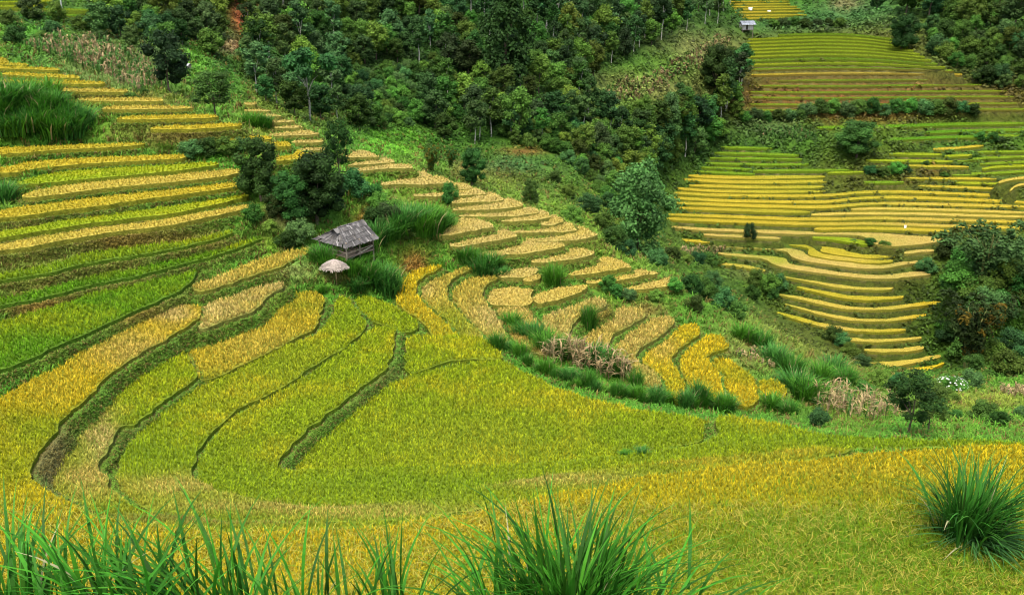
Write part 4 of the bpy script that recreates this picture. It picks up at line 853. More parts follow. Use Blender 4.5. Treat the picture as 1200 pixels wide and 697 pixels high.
# single trees one can tell apart
for kd, nm, u, v, hpx, wd, lab in [
 ('dense','broadleaf_tree',307,236,74,1.0,'dark dense tree standing at the right end of the left terraces'),
 ('dense','broadleaf_tree',372,264,82,1.15,'big dark leafy tree rising behind the wooden field hut'),
 ('dense','broadleaf_tree',340,262,58,1.2,'bushy tree left of the big dark tree above the hut'),
 ('loose','broadleaf_tree',398,216,70,.72,'open loose-crowned tree on the crest of the spur'),
 ('loose','broadleaf_tree',254,139,52,1.6,'wide dark tree with a pale forked trunk at the top of the left terraces'),
 ('broad','broadleaf_tree',199,110,70,.95,'tall tree beside the small white-roofed hut'),
 ('round','round_tree',38,26,28,1.3,'small round tree among the green terraces in the upper left corner'),
 ('round','round_tree',69,26,24,1.0,'small upright tree beside the grey utility pole'),
 ('umbrella','umbrella_tree',363,143,76,1.0,'umbrella-shaped tree with a tall pale forked trunk'),
 ('slender','slender_tree',556,169,48,1.2,'yellowish tree with thin pale trunk above the reddish clearing'),
 ('broad','broadleaf_tree',607,167,60,.85,'bluish grey-green tree at the foot of the middle wood'),
 ('feathery','feathery_tree',592,96,96,.95,'huge feathery dark tree towering over the middle wood'),
 ('feathery','feathery_tree',556,82,40,1.0,'smaller feathery tree at the left foot of the huge one'),
 ('bamboo_light','bamboo',505,206,42,1.0,'light green bamboo tuft with yellow tips behind the spur terraces'),
 ('bamboo_light','bamboo',528,198,28,1.0,'small yellow-tipped bamboo right of the larger tuft'),
 ('dense','broadleaf_tree',553,219,44,1.05,'rounded bushy tree right of the yellow-tipped bamboo'),
 ('dense','broadleaf_tree',622,243,32,.9,'small dark tree just behind the upper spur terraces'),
 ('leafy','broadleaf_tree',748,294,100,1.0,'tall bluish-green leafy tree hiding the left ends of the far terraces'),
 ('dense','broadleaf_tree',1003,188,42,1.6,'dark dome-shaped tree alone in the middle of the far terraces'),
 ('bamboo','bamboo',1152,332,86,1.5,'big dark bamboo grove at the right edge above the yellow-tipped one'),
 ('bamboo_yellow','bamboo',1135,430,104,1.05,'large bamboo clump with yellow-tipped plumes at the right'),
 ('loose','broadleaf_tree',1064,508,74,1.2,'small dark tree with a bare stem at the edge of the golden field'),
 ('loose','broadleaf_tree',1088,506,62,1.1,'olive-brown small tree touching the dark one by the golden field'),
 ('dense','broadleaf_tree',1055,60,40,1.2,'dark spreading tree above the right end of the reddish terraces'),
 ('slender','slender_tree',850,138,60,1.0,'pale-trunked tree at the left edge of the reddish terraces'),
 ('dense','broadleaf_tree',838,108,52,1.1,'dark mass of tree below the small grey hut'),
 ('round','round_tree',755,142,26,.9,'small dark tree standing in the dry maize plot')]:
    plant(kd, nm, u, v, hpx, lab, None, wide=wd)

# shrubs
def shrubs(pts, label, group):
    for u, v, h, w in pts: plant('shrub', 'shrub', u, v, h, label, group, wide=w, vary=.12, cat='shrub')
shrubs([(945 + i * 15, 137 - (i % 3) * 1.5, 15 + (i * 7) % 6, 1.3) for i in range(14)], 'leafy shrub in the hedge below the reddish terraces', 'hedge below the reddish terraces')
shrubs([(872 + i * 13, 143 - (i % 2) * 2, 13, 1.3) for i in range(6)], 'leafy shrub in the short hedge left of the dome-shaped tree', 'short hedge left of the dome-shaped tree')
shrubs([(905 + i * 13, 33 - (i % 3), 9 + i % 4, 1.4) for i in range(7)], 'leafy shrub in the row right of the small grey hut', 'shrubs right of the small grey hut')
shrubs([(1020,205,10,1.6),(1035,207,12,1.5),(1048,206,17,1.2),(1060,204,9,1.5)], 'leafy shrub in a thicket between the upper far strips', 'thicket between the upper far strips')
shrubs([(1148,168,10,1.3),(1162,170,13,1.2),(1172,169,9,1.3),(1085,196,8,1.3),(1105,210,7,1.6),(1000,285,5,2.2),(1020,288,8,2),(1035,289,7,2),(878,282,20,.7)], 'small shrub growing on a bank of the far terraces', 'shrubs on the far banks')
shrubs([(788,305,16,1.3),(802,306,14,1.5),(816,309,15,1.5),(830,310,14,1.4),(842,311,13,1.3),(770,310,20,1.1)], 'shrub in the hedge along the foot of the far terraces', 'hedge at the foot of the far terraces')
shrubs([(885,335,22,1.1),(898,345,26,1.0),(912,340,18,1.1),(905,352,16,1.1),(880,350,18,1.0),(985,405,16,1.2),(975,400,18,1.1),(995,418,18,1.2),(1010,430,16,1.2)], 'dark shrub in the gully at the left of the lower far bowl', 'shrubs in the gully')
shrubs([(1108 + (i * 37) % 95, 300 + i * 5.6, 24 + (i * 11) % 12, 1.15) for i in range(26)], 'leafy shrub on the overgrown slope round the big bamboos', 'shrubs round the big bamboos')
shrubs([(1085 + (i * 29) % 30, 320 + i * 9, 18, 1.2) for i in range(10)], 'shrub at the right ends of the lower far strips', 'shrubs at the right ends of the lower far strips')
shrubs([(1010,462,18,1.2),(1030,452,20,1.2),(1050,455,18,1.1),(1090,462,20,1.2),(1110,470,16,1.3),(1135,456,22,1.2),(1150,492,24,1.2),(1168,498,20,1.2),(1195,488,14,1.3),(1120,492,14,1.3),(1070,452,20,1.2)], 'green shrub on the weedy slope beyond the golden field', 'shrubs beyond the golden field')
shrubs([(957,499,26,.95)], 'small dark round shrub beside the withered maize', None)
shrubs([(810,345,24,1.1),(826,352,30,1.0),(845,362,26,1.1),(862,372,22,1.1),(790,342,18,1.2),(835,335,20,1.1),(815,365,22,1.1),(770,352,14,1.4),(735,352,14,1.5),(722,348,16,1.2),(712,342,18,1.1)], 'bushy shrub on the bank below the lowest spur terrace', 'shrubs below the lowest spur terrace')
shrubs([(226,186,20,1.4),(246,184,22,1.4),(266,182,20,1.4),(284,178,16,1.3)], 'leafy shrub on the bank of the golden left terraces', 'shrubs on the left bank')
shrubs([(323,255,30,1.0),(300,262,20,1.1),(352,285,26,1.1),(338,292,22,1.1),(318,272,16,1.2),(415,232,36,1.0),(440,236,24,1.2),(360,232,44,1.0),(385,245,40,1.0)], 'leafy shrub in the thicket above the wooden field hut', 'thicket above the wooden hut')
shrubs([(526,240,30,.75)], 'single rounded shrub growing on the spur terraces', None)
shrubs([(672,262,20,1.2),(690,250,22,1.2),(720,290,26,1.2),(705,270,20,1.3),(735,300,22,1.2),(650,215,16,1.3),(665,232,18,1.3),(770,312,24,1.1)], 'pale green shrub on the grassy slope behind the spur', 'shrubs behind the spur')
shrubs([(10,30,16,1.4),(95,36,16,1.3),(62,42,18,1.3),(20,52,20,1.3),(50,50,14,1.4),(118,52,16,1.3),(155,118,10,1.6),(168,112,9,1.6)], 'green shrub above the left terraces by the maize plot', 'shrubs by the maize plot')
def rnd_in(poly, n, seed):
    rnd = random.Random(seed); out = []
    us, vs = [p[0] for p in poly], [p[1] for p in poly]
    while len(out) < n:
        u, v = rnd.uniform(min(us), max(us)), rnd.uniform(min(vs), max(vs))
        if inside(poly, u, v): out.append((u, v))
    return out
# cane grass
def clumps(pts, label, group, m=0):
    for i, (u, v, h, w) in enumerate(pts): clump(u, v, h, label, group, w, m + i)
clumps([(u, v, 27, 1.3) for u, v in rnd_in([(-8,112),(52,114),(92,134),(132,150),(140,164),(-8,164)], 24, 9)], 'tall cane grass clump in the thicket on the upper left bank', 'cane thicket on the upper left bank', 0)
clumps([(470,270,30,1.2),(490,276,32,1.3),(508,276,30,1.2),(482,264,26,1.2),(500,264,28,1.2),(520,268,22,1.1),(440,286,26,1.2),(428,298,24,1.2),(455,280,26,1.2)], 'tall cane grass clump on the bank right of the wooden field hut', 'cane grass right of the hut', 1)
shrubs([(452,262,24,1.2),(438,268,24,1.2),(466,256,20,1.2),(425,276,20,1.2),(476,282,16,1.3),(446,248,22,1.1)], 'light green shrub among the cane grass right of the wooden field hut', 'shrubs right of the hut')
clumps([(412,322,18,1.3),(430,330,26,1.2),(446,338,30,1.1),(424,312,18,1.2),(404,316,14,1.2),(455,345,30,1.1),(380,312,16,1.2),(376,306,20,1.3),(418,341,16,1.4),(378,344,9,1.5)], 'bright cane grass clump in front of the wooden field hut', 'cane grass in front of the hut', 2)
clumps([(648,336,29,.8)], 'bright upright grass clump between the tan fields of the spur', None, 2)
clumps([(690,384,30,.6)], 'dark upright grass clump in the crook of the hooked tan field', None, 0)
clumps([(574,316,20,1.3),(565,322,22,1.2),(556,312,18,1.2),(545,306,18,1.2),(587,326,14,1.3)], 'dark grass clump above the block-shaped tan field', 'grass above the block-shaped field', 0)
clumps([(745,458,28,.6)], 'grass clump poking up left of the hedge end', None, 0)
clumps([(818,474,28,.7)], 'pointed grass clump at the lower end of the yellow fields', None, 1)
RIM = [(575,404),(590,415),(605,423),(640,442),(690,460),(750,472),(800,477),(850,484)]
clumps([(582 + i * 11.5 + (i * 7) % 5, float(np.interp(582 + i * 11.5, *zip(*RIM))) - (i * 3) % 4, (20, 12, 23, 15, 10, 21, 14)[i % 7], .9) for i in range(24)], 'grass clump in the hedge along the rim of the largest field', 'grass hedge along the rim', 0)
clumps([(600,385,20,1.1),(612,396,20,1.1),(628,400,24,1.1),(640,412,26,1.2),(655,418,24,1.2),(690,428,26,1.2),(705,432,28,1.2),(718,440,26,1.1)], 'light green grass clump behind the rim hedge by the dry maize', 'grass behind the rim hedge', 2)
clumps([(930,462,30,1.2),(945,470,30,1.2),(925,440,26,1.2),(905,425,22,1.3),(960,445,22,1.3),(890,408,22,1.3),(975,440,24,1.2),(870,398,20,1.3),(990,450,20,1.3),(850,480,18,1.3),(905,478,18,1.3),(925,485,16,1.3)], 'grass clump on the slope right of the yellow fields', 'grass right of the yellow fields', 1)
clumps([(742,533,9,1.6),(752,534,10,1.5),(733,534,7,1.8)], 'low green weeds in the small notch on the near side of the largest field', 'weeds in the notch', 0)
clumps([(6,236,24,1.3)], 'bluish grass clump at the left edge of the left terraces', None, 1)
clumps([(296,150,20,1.2),(310,152,16,1.2),(505,190,10,1.4)], 'green grass clump at the top of the left terraces', 'grass at the top of the left terraces', 2)
p = spot(1113, 460); d = p.y * CP - p.z * SP; s_ = 22 * d / F_PX / 9.5
fs = bpy.data.objects.new('flowering_shrub', None); COL.objects.link(fs); fs.location = p; fs.scale = (s_ * 1.5, s_ * 1.2, s_)
tag(fs, 'shrub dotted with white flowers below the lowest far strips', 'shrub')
link('crown', KIND['shrub'][1][1], fs)
D = RNG.normal(size=(90, 3)); D /= np.linalg.norm(D, axis=1, keepdims=True); D[:, 2] = np.abs(D[:, 2])
link('blossoms', mesh_np('blossoms', *leaf_quads(D * np.array((5.6, 5.6, 4.2)) + np.array((0, 0, 4.4)), D, .75 * np.ones(90), np.tile((.75, .76, .70), (90, 1)), 1.0), [M_GRASS]), fs)
print('plants', round(time.time() - T0, 1))

# withered maize: plots of stalks nobody could count
def maize(name, spots, hgt, label, dry=.6):
    so = Soup(); x, y, z = (np.array(q) for q in zip(*[tuple(spot(u, v)) for u, v in spots])); n = len(x); r = np.hypot(x, y)
    d = RNG.random(n) < dry
    c = np.where(d[:, None], np.array((.33, .25, .12)), np.array((.07, .17, .03))) * RNG.uniform(.65, 1.3, (n, 1))
    B = np.column_stack([x, y, z - .05]); hh = hgt * RNG.uniform(.75, 1.2, n); wd = np.maximum(.05, r * .0009)
    so.add(*blades(B, RNG.uniform(0, 6.28, n), hh, RNG.uniform(.02, .18, n), wd * 1.3, c * .8, c))
    for j in range(6):
        so.add(*blades(B + np.column_stack([np.zeros(n), np.zeros(n), hh * RNG.uniform(.15, .75, n)]), RNG.uniform(0, 6.28, n), hh * RNG.uniform(.22, .4, n), RNG.uniform(.4, 1.5, n), wd * 1.5, c, c * RNG.uniform(.7, 1.2, (n, 1))))
    return tag(link(name, so.mesh(name, [M_GRASS])), label, kind='stuff')
maize('maize_stalks', rnd_in([(22,58),(70,48),(120,50),(175,80),(196,104),(160,112),(120,92),(60,68)], 520, 1), 2.0, 'half withered maize covering the plot above the left terraces', .5)
maize('maize_stalks', rnd_in([(632,420),(665,416),(700,424),(735,436),(742,448),(720,450),(680,440),(645,430)], 110, 2), 2.3, 'withered maize standing behind the rim hedge', .95)
maize('maize_stalks', rnd_in([(950,474),(975,464),(1000,470),(1040,478),(1058,492),(1030,497),(990,493),(960,490)], 90, 3), 2.1, 'withered maize left of the small dark tree', .8)
maize('maize_stalks', rnd_in([(758,92),(842,44),(858,48),(838,74),(800,92),(770,96)], 300, 4), 2.2, 'withered maize on the upper clearing left of the far hut', .75)
maize('maize_stalks', rnd_in([(722,98),(790,94),(785,104),(760,118),(735,122),(700,132),(706,112)], 260, 5), 2.2, 'withered maize on the lower clearing in the ravine wood', .65)
maize('maize_stalks', rnd_in([(798,292),(850,294),(848,302),(800,301)], 60, 6), 2.0, 'withered maize at the foot of the far terraces', .85)
maize('maize_stalks', rnd_in([(1170,458),(1200,456),(1205,466),(1176,468)], 40, 7), 1.6, 'withered maize at the right edge above the golden field', .95)
maize('maize_stalks', rnd_in([(885,152),(935,150),(960,165),(945,170),(890,164)], 150, 8), 2.0, 'green maize plot left of the dome-shaped tree', .12)
maize('maize_stalks', rnd_in([(860,418),(900,408),(940,428),(950,440),(900,432)], 150, 9), .8, 'dry weeds on the slope right of the yellow fields', .7)
# ---------------------------------------------------------------- huts
M_ROOFW = mat('weathered_shingle', attr=True, noise=((2.2, .55, 1.4, 5),), bump=(8, .04), rough=.85)
M_WOOD = mat('weathered_wood', attr=True, noise=((5, .7, 1.25, 4),), rough=.85)
class Box:
    def __init__(s): s.so = Soup()
    def box(s, c, size, col, R3=None):
        c = np.array(c, float); h = np.array(size) / 2
        V = np.array([(x, y, z) for x in (-1, 1) for y in (-1, 1) for z in (-1, 1)], float) * h
        if R3 is not None: V = V @ np.array(R3).T
        s.so.add(V + c, [(0,1,3,2),(4,6,7,5),(0,4,5,1),(2,3,7,6),(0,2,6,4),(1,5,7,3)], np.tile(np.array(col), (8, 1)))
    def beam(s, a, b, w, col, w2=None):
        a, b = Vector(a), Vector(b); t = (b - a); L = t.length; t.normalize()
        x = t.orthogonal().normalized() if abs(t.z) > .95 else t.cross(Vector((0, 0, 1))).normalized(); y = t.cross(x)
        s.box((a + b) / 2, (w, w2 or w, L), col, np.array([x, y, t]).T)
    def obj(s, name, m, parent): return link(name, s.so.mesh(name, [m]), parent)
def shingles(bx, a, b, c, d, rows, cols, rnd, greys):
    """overlapping wooden boards between eave a-b and ridge d-c"""
    a, b, c, d = map(Vector, (a, b, c, d)); nrm = (b - a).cross(d - a).normalized()
    if nrm.z < 0: nrm = -nrm
    for i in range(rows):
        t0, t1 = i / rows - .03, (i + 1) / rows + .05
        for j in range(cols):
            s0, s1 = j / cols + .004, (j + 1) / cols - .004
            if rnd.random() < .02: continue
            fq = rnd.uniform(.7, 1.25); g = [q * fq for q in rnd.choice(greys)]
            lift = .03 + .05 * (1) ; jj = rnd.uniform(-.03, .03)
            lo = lambda s, t: (a.lerp(b, s)).lerp(d.lerp(c, s), t)
            P = [lo(s0, t0 + jj) + nrm * .07, lo(s1, t0 + jj) + nrm * .07, lo(s1, t1) + nrm * .015, lo(s0, t1) + nrm * .015]
            P += [p - nrm * .025 for p in P]
            bx.so.add(np.array([tuple(p) for p in P]), [(0,1,2,3),(7,6,5,4),(0,4,5,1),(1,5,6,2),(2,6,7,3),(3,7,4,0)], np.tile(np.array(g), (8, 1)))
GREYS = [(.14,.135,.13),(.11,.107,.103),(.19,.183,.174),(.085,.083,.08),(.30,.29,.275),(.10,.097,.092),(.12,.115,.11),(.15,.14,.125),(.10,.095,.09)]
GREYS = [tuple(q * .72 for q in g) for g in GREYS]
rnd = random.Random(5)
p = spot(405, 299)
hut = bpy.data.objects.new('field_hut', None); COL.objects.link(hut)
hut.location = p + Vector((0, .6, -.35)); hut.rotation_euler = (0, 0, -math.radians(38))
tag(hut, 'wooden field hut on posts with a grey shingle roof beside cane grass', 'hut')
# local y: ridge direction (away to the right), local x: across
W_, L_, E, RG = 2.3, 2.05, 1.7, 2.95
bx = Box()
skirt = 2.35; mid = 2.75
shingles(bx, (-W_, -L_, E), (-W_, L_, E), (0, L_ + .25, RG), (0, -L_ * .45, RG), 4, 24, rnd, GREYS)
shingles(bx, (W_, -L_, E), (W_, L_, E), (0, L_ + .25, RG), (0, -L_ * .45, RG), 4, 26, rnd, GREYS)
shingles(bx, (-W_, -L_, E), (W_, -L_, E), (W_ * .32, -L_ * .5, RG - .42), (-W_ * .32, -L_ * .5, RG - .42), 4, 26, rnd, GREYS)
shingles(bx, (.02, -L_ * .72, RG - .06), (.02, L_ + .3, RG + .02), (.42, L_ + .3, RG - .22), (.5, -L_ * .72, RG - .32), 1, 10, rnd, GREYS)
shingles(bx, (-.02, -L_ * .72, RG - .06), (-.02, L_ + .3, RG + .02), (-.42, L_ + .3, RG - .22), (-.5, -L_ * .72, RG - .32), 1, 10, rnd, GREYS)
roof = bx.obj('roof', M_ROOFW, hut)
g = Box(); g.box((0, -L_ * .5 + .04, RG - .42), (1.0, .04, .55), (.10, .09, .08)); g.obj('gable', M_WOOD, roof)
wood_c = (.24, .20, .15)
for x in (-W_ + .45, 0, W_ - .45):
    for y in (-L_ + .4, 0, L_ - .35):
        if x == 0 and y == 0: continue
        b = Box(); b.beam((x, y, -1.2), (x, y, E + .35), .13, wood_c); b.obj('post', M_WOOD, hut)
fl = Box()
for i in range(11): fl.box((-W_ + .45 + i * (2 * W_ - .9) / 10, 0, .62), (.34, 2 * L_ - .7, .05), [q * fq for fq in [rnd.uniform(.6, 1.0)] for q in (.22, .18, .13)])
fl.obj('floor', M_WOOD, hut)
rl = Box()
rl.beam((W_ - .45, -L_ + .4, .35), (W_ - .45, L_ - .35, 1.0), .09, (.34, .31, .24)); rl.beam((W_ - .45, -L_ + .4, 1.0), (W_ - .45, L_ - .35, 1.05), .07, wood_c)
rl.beam((-W_ + .45, -L_ + .4, 1.05), (W_ - .45, -L_ + .4, 1.05), .07, wood_c); rl.obj('railing', M_WOOD, hut)
wl = Box()
for i in range(16): wl.box((-W_ + .5 + i * (2 * W_ - 1.0) / 15, L_ - .42, 1.25), (.28, .035, 1.2), [q * fq for fq in [rnd.uniform(.45, .8)] for q in (.16, .13, .10)])
for i in range(9): wl.box((-W_ + .42, -L_ + .6 + i * .36, 1.25), (.035, .33, 1.2), [q * fq for fq in [rnd.uniform(.45, .8)] for q in (.16, .13, .10)])
wl.obj('wall', M_WOOD, hut)
# thatched shelter
p = spot(393, 334)
sh = bpy.data.objects.new('thatched_shelter', None); COL.objects.link(sh); sh.location = p
tag(sh, 'small open thatched shelter on a thin pole below the wooden field hut', 'shelter')
d = p.y * CP - p.z * SP; m1 = d / F_PX
Hs, Rs = 29 * m1 / .95, 13.8 * m1
so = Soup(); nth = 900
a = RNG.uniform(0, 6.283, nth); q = RNG.uniform(.02, 1, nth)
for t in range(1):
    x0 = np.column_stack([Rs * .12 * np.cos(a), Rs * .12 * np.sin(a), np.full(nth, Hs)])
cone = [(0.0, Hs + .02), (Rs * .35, Hs - .08 * Hs), (Rs * .75, Hs * .80), (Rs * 1.0, Hs * .67), (Rs * .92, Hs * .65), (0, Hs * .84)]
nu = 26; V = []
for ri, zi in cone:
    for j in range(nu):
        k = 1 + .06 * math.sin(j * 2.3) * (ri / Rs); V.append((ri * k * math.cos(6.283 * j / nu), ri * k * .85 * math.sin(6.283 * j / nu), zi + .04 * math.sin(j * 1.7) * (ri / Rs)))
Qd = [(i * nu + j, i * nu + (j + 1) % nu, (i + 1) * nu + (j + 1) % nu, (i + 1) * nu + j) for i in range(len(cone) - 1) for j in range(nu)]
THC = np.array((.34, .295, .245))
so.add(np.array(V), Qd, np.tile(THC, (len(V), 1)))
rr = Rs * np.sqrt(RNG.uniform(.0, 1, nth)); z0 = np.interp(rr / Rs, [0, .35, .75, 1], [Hs + .03, Hs * .93, Hs * .81, Hs * .68])
P = np.column_stack([rr * np.cos(a), .85 * rr * np.sin(a), z0 + .01])
T = np.column_stack([np.cos(a), .85 * np.sin(a), np.full(nth, -.42)]); T /= np.linalg.norm(T, axis=1, keepdims=True)
Sd = np.column_stack([-np.sin(a), np.cos(a), np.zeros(nth)]); ln = RNG.uniform(.18, .42, (nth, 1)); w2 = .022
VV4 = np.stack([P - Sd * w2, P + Sd * w2, P + T * ln + Sd * w2 + np.array((0, 0, .03)), P + T * ln - Sd * w2 + np.array((0, 0, .03))], 1).reshape(-1, 3)
so.add(VV4, np.arange(4 * nth).reshape(-1, 4), np.repeat(THC[None] * RNG.uniform(.6, 1.35, (nth, 1)), 4, 0))
link('thatch', so.mesh('thatch', [M_WOOD]), sh)
b = Box(); b.beam((.12, 0, -.6), (.12, 0, Hs * .86), .075, (.34, .24, .12)); b.obj('pole', M_WOOD, sh)
b = Box()
for j in range(5): b.beam((.12, 0, Hs * .52), (.62 * Rs * math.cos(j * 1.26), .55 * Rs * math.sin(j * 1.26), Hs * .72), .045, (.36, .27, .15))
b.obj('brace', M_WOOD, sh)
# small hut high on the far hillside
def stilt_hut(name, u, v, wpx, label, roofc, wallc, rz, stilt=.9):
    p = spot(u, v); d = p.y * CP - p.z * SP; s = wpx * d / F_PX / 4.4
    h = bpy.data.objects.new(name, None); COL.objects.link(h); h.location = p; h.rotation_euler = (0, 0, rz); h.scale = (s, s, s)
    tag(h, label, 'hut')
    st = stilt
    for x in (-1.5, 1.5):
        for y in (-1.0, 1.0):
            b = Box(); b.beam((x, y, -1.5), (x, y, st + 1.6), .16, (.16, .13, .10)); b.obj('post', M_WOOD, h)
    b = Box(); b.box((0, 0, st), (3.3, 2.3, .12), (.2, .17, .13)); b.obj('floor', M_WOOD, h)
    b = Box()
    for i in range(10):
        if i in (3, 4): continue
        b.box((-1.44 + i * .32, -1.02, st + .76), (.30, .05, 1.36), [q * fq for fq in [rnd.uniform(.8, 1.1)] for q in wallc])
    for y in (1.02,): b.box((0, y, st + .8), (3.2, .05, 1.4), wallc)
    for x in (-1.58, 1.58): b.box((x, 0, st + .8), (.05, 2.0, 1.4), wallc)
    b.obj('wall', M_WOOD, h)
    b = Box(); b.box((-.3, -.96, st + .7), (.6, .04, 1.2), (.04, .035, .03)); b.obj('door', M_WOOD, h)
    b = Box()
    for sg in (-1, 1):
        shingles(b, (-2.1, sg * 1.65, st + 1.35), (2.1, sg * 1.65, st + 1.35), (2.1, 0, st + 2.3), (-2.1, 0, st + 2.3), 2, 12, rnd, [roofc, [q * .85 for q in roofc], [q * 1.1 for q in roofc]])
    b.obj('roof', M_ROOFW, h)
stilt_hut('stilt_hut', 874, 40, 19, 'small grey stilt hut with a bluish roof above the reddish far terraces', (.20, .225, .26), (.42, .41, .42), math.radians(14))
stilt_hut('field_hut', 219, 82, 12, 'small hut with a white roof half hidden below the top left wood', (.36, .37, .38), (.25, .2, .16), math.radians(-20), .3)
# utility pole, small white markers
p = spot(75, 26); d = p.y * CP - p.z * SP; m1 = d / F_PX
pole = bpy.data.objects.new('utility_pole', None); COL.objects.link(pole); pole.location = p
tag(pole, 'pale grey utility pole among green terraces near the upper left corner', 'utility pole')
link('post', mesh_np('post', *tube([(0, 0, -.5), (0, 0, 4.6), (0, 0, 8.2)], [.17, .14, .11], (.45, .47, .47), 10), [M_BARK]), pole)
b = Box(); b.box((0, 0, 7.7), (1.5, .1, .1), (.3, .3, .3)); b.obj('crossarm', M_WOOD, pole)
M_WHITE = mat('white_cloth', attr=True, rough=.8, noise=((6, .85, 1.1, 2),))
def marker(u, v, hpx, wpx, label):
    p = spot(u, v); d = p.y * CP - p.z * SP; m1 = d / F_PX; H = hpx * m1; w = wpx * m1
    r = bpy.data.objects.new('scarecrow_marker', None); COL.objects.link(r); r.location = p; tag(r, label, 'scarecrow')
    b = Box(); b.beam((0, 0, -.4), (0, 0, H), .05, (.3, .25, .18)); b.obj('stick', M_WOOD, r)
    n = 9; V, Qd = [], []
    for i in range(n):
        for j in range(5):
            x = (j / 4 - .5) * w * (1 - .25 * i / n); V.append((x, .06 * math.sin(j * 2 + i) - .05, H * (1 - .8 * i / (n - 1))))
    V += [(x, y - .04, z) for x, y, z in V]; m = 5 * n
    for i in range(n - 1):
        for j in range(4):
            q = i * 5 + j; Qd += [(q, q + 1, q + 6, q + 5), (m + q, m + q + 5, m + q + 6, m + q + 1)]
    link('cloth', mesh_np('cloth', np.array(V), np.array(Qd), np.tile((.78, .78, .76), (len(V), 1)), [M_WHITE]), r)
marker(1060, 271, 7, 3, 'upright white cloth marker in the far rice terraces')
marker(879, 15, 4.5, 5, 'white cloth scarecrow in the terraces above the far hut, left one')
marker(901, 16, 3.5, 4, 'white cloth scarecrow in the terraces above the far hut, right one')
marker(887, 137, 3, 5, 'low white cloth at the lower left corner of the reddish terraces')

# ---------------------------------------------------------------- grass in front of the viewer, and the clump in the golden field
def near_clump(loc, n, H, wid, col, spread, bend, lean=(0, 0), label='', group=None):
    P = np.column_stack([RNG.normal(0, spread, n), RNG.normal(0, spread * .8, n), np.zeros(n)])
    az = np.arctan2(P[:, 0] + lean[0], P[:, 1] + lean[1]) + RNG.normal(0, .6, n)
    c = np.array(col) * RNG.uniform(.4, 1.5, (n, 1)) * RNG.uniform(.85, 1.15, (n, 3)); dry = RNG.random(n) < .02; c[dry] = (.34, .33, .17)
    bd = RNG.uniform(*bend, n)
    me = mesh_np('grass_clump', *blades(P, az, H * RNG.uniform(.45, 1.1, n), bd, wid * RNG.uniform(.6, 1.25, n), c * .7, c * 1.15, 7), [M_GRASS])
    x, y = loc
    return tag(link('grass_clump', me, None, (x, y, float(ground_z(np.array([x]), np.array([y]))[0]) - .03)), label, 'grass clump', group)
GG = (.038, .165, .011)
def near(u, y, n, H, label, spread=.16, bend=(.15, .9), lean=(0, 0), wid=.017, col=GG):
    x = (u - 600) / F_PX * (y * CP + y * .62 * SP)
    return near_clump((x, y), n, H, wid, col, spread, bend, lean, label, 'grass tufts in front of the viewer')
near(672, 3.75, 430, .68, 'full tuft of fresh green grass at the bottom centre', .15, (.15, .8))
near(775, 3.95, 80, .42, 'low spread of grass at the right side of the bottom centre tuft', .15, (.8, 1.6))
near(590, 3.9, 90, .48, 'thin grass at the left side of the bottom centre tuft', .13, (.7, 1.5))
near(455, 3.9, 60, .60, 'grass tuft between the bottom centre tuft and the left-hand grass', .11, (.1, .8))
near(345, 3.7, 70, .52, 'grass tuft with short blades left of centre at the bottom', .17, (.2, 1.0))
near(205, 3.6, 130, .62, 'grass tuft with the tallest leaning blade at the bottom left', .18, (.1, 1.1), (-.2, 0))
near(85, 3.5, 150, .56, 'dense grass tuft near the bottom left corner', .2, (.15, 1.1), (-.1, 0))
near(-15, 3.6, 120, .58, 'grass tuft cut by the left edge of the picture', .18, (.15, 1.0))
p = Vector((*on_level(1134, 634, PAD['B']['zs']), PAD['B']['zs']))
d = p.y * CP - p.z * SP; Hc = 100 * d / F_PX
near_clump((p.x, p.y), 400, Hc * 1.12, .11, (.038, .150, .016), Hc * .15, (.1, .9), (.25, -.1), 'large arching clump of cane grass standing in the golden field at the right')
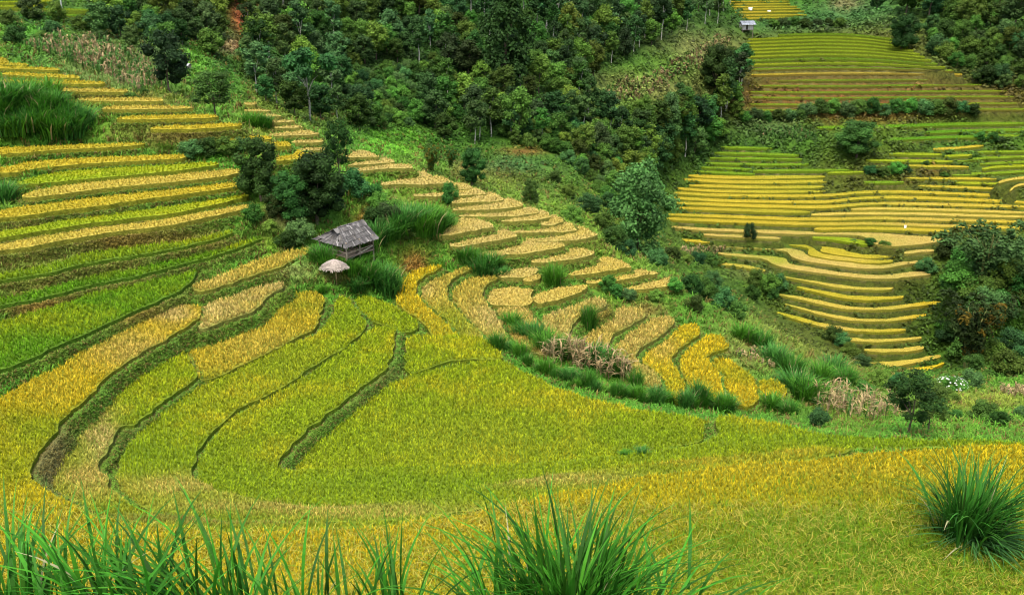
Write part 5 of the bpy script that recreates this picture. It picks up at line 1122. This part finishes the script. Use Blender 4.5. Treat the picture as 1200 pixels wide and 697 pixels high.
near_clump((p.x + .3, p.y - .4), 200, Hc * .5, .11, (.045, .14, .03), Hc * .10, (.9, 1.6), (.2, -.4), 'drooping bluish leaves round the foot of the large cane grass clump')
print('things', round(time.time() - T0, 1))

# ---------------------------------------------------------------- camera, sky, sun
cam = bpy.data.cameras.new('camera'); co = bpy.data.objects.new('camera', cam); COL.objects.link(co)
cam.sensor_width = 36; cam.sensor_fit = 'HORIZONTAL'; cam.lens = F_PX / 1200 * 36
cam.clip_start = .05; cam.clip_end = 3000
co.location = (0, 0, 0); co.rotation_euler = (math.pi / 2 - PITCH, 0, 0)
scene.camera = co
SUN_EL, SUN_AZ = math.radians(70), math.radians(-160)          # azimuth measured from +Y towards +X
w = bpy.data.worlds.new('World'); scene.world = w; w.use_nodes = True
nt = w.node_tree; bg = nt.nodes['Background']; sky = nt.nodes.new('ShaderNodeTexSky')
sky.sky_type = 'NISHITA'; sky.sun_disc = False; sky.sun_elevation = SUN_EL; sky.sun_rotation = SUN_AZ; sky.dust_density = 6.0; sky.air_density = 1.0; sky.ozone_density = 1.0
nt.links.new(sky.outputs['Color'], bg.inputs['Color']); bg.inputs['Strength'].default_value = 0.15
sl = bpy.data.lights.new('sun', 'SUN'); so_ = bpy.data.objects.new('sun', sl); COL.objects.link(so_)
sl.energy = 1.5; sl.angle = math.radians(20); sl.color = (1.0, .95, .86)
dv_ = Vector((math.sin(SUN_AZ) * math.cos(SUN_EL), math.cos(SUN_AZ) * math.cos(SUN_EL), math.sin(SUN_EL)))
so_.rotation_euler = dv_.to_track_quat('Z', 'Y').to_euler(); so_.location = dv_ * 60
scene.view_settings.view_transform = 'Standard'; scene.view_settings.look = 'None'; scene.view_settings.exposure = 1.26; scene.view_settings.gamma = 1
scene.cycles.pixel_filter_type = 'BLACKMAN_HARRIS'; scene.cycles.filter_width = 1.1
scene.cycles.max_bounces = 6; scene.cycles.diffuse_bounces = 3; scene.cycles.glossy_bounces = 2; scene.cycles.transmission_bounces = 3
scene.cycles.sample_clamp_indirect = 4
scene.render.use_persistent_data = False
print('built', len(scene.objects), round(time.time() - T0, 1))
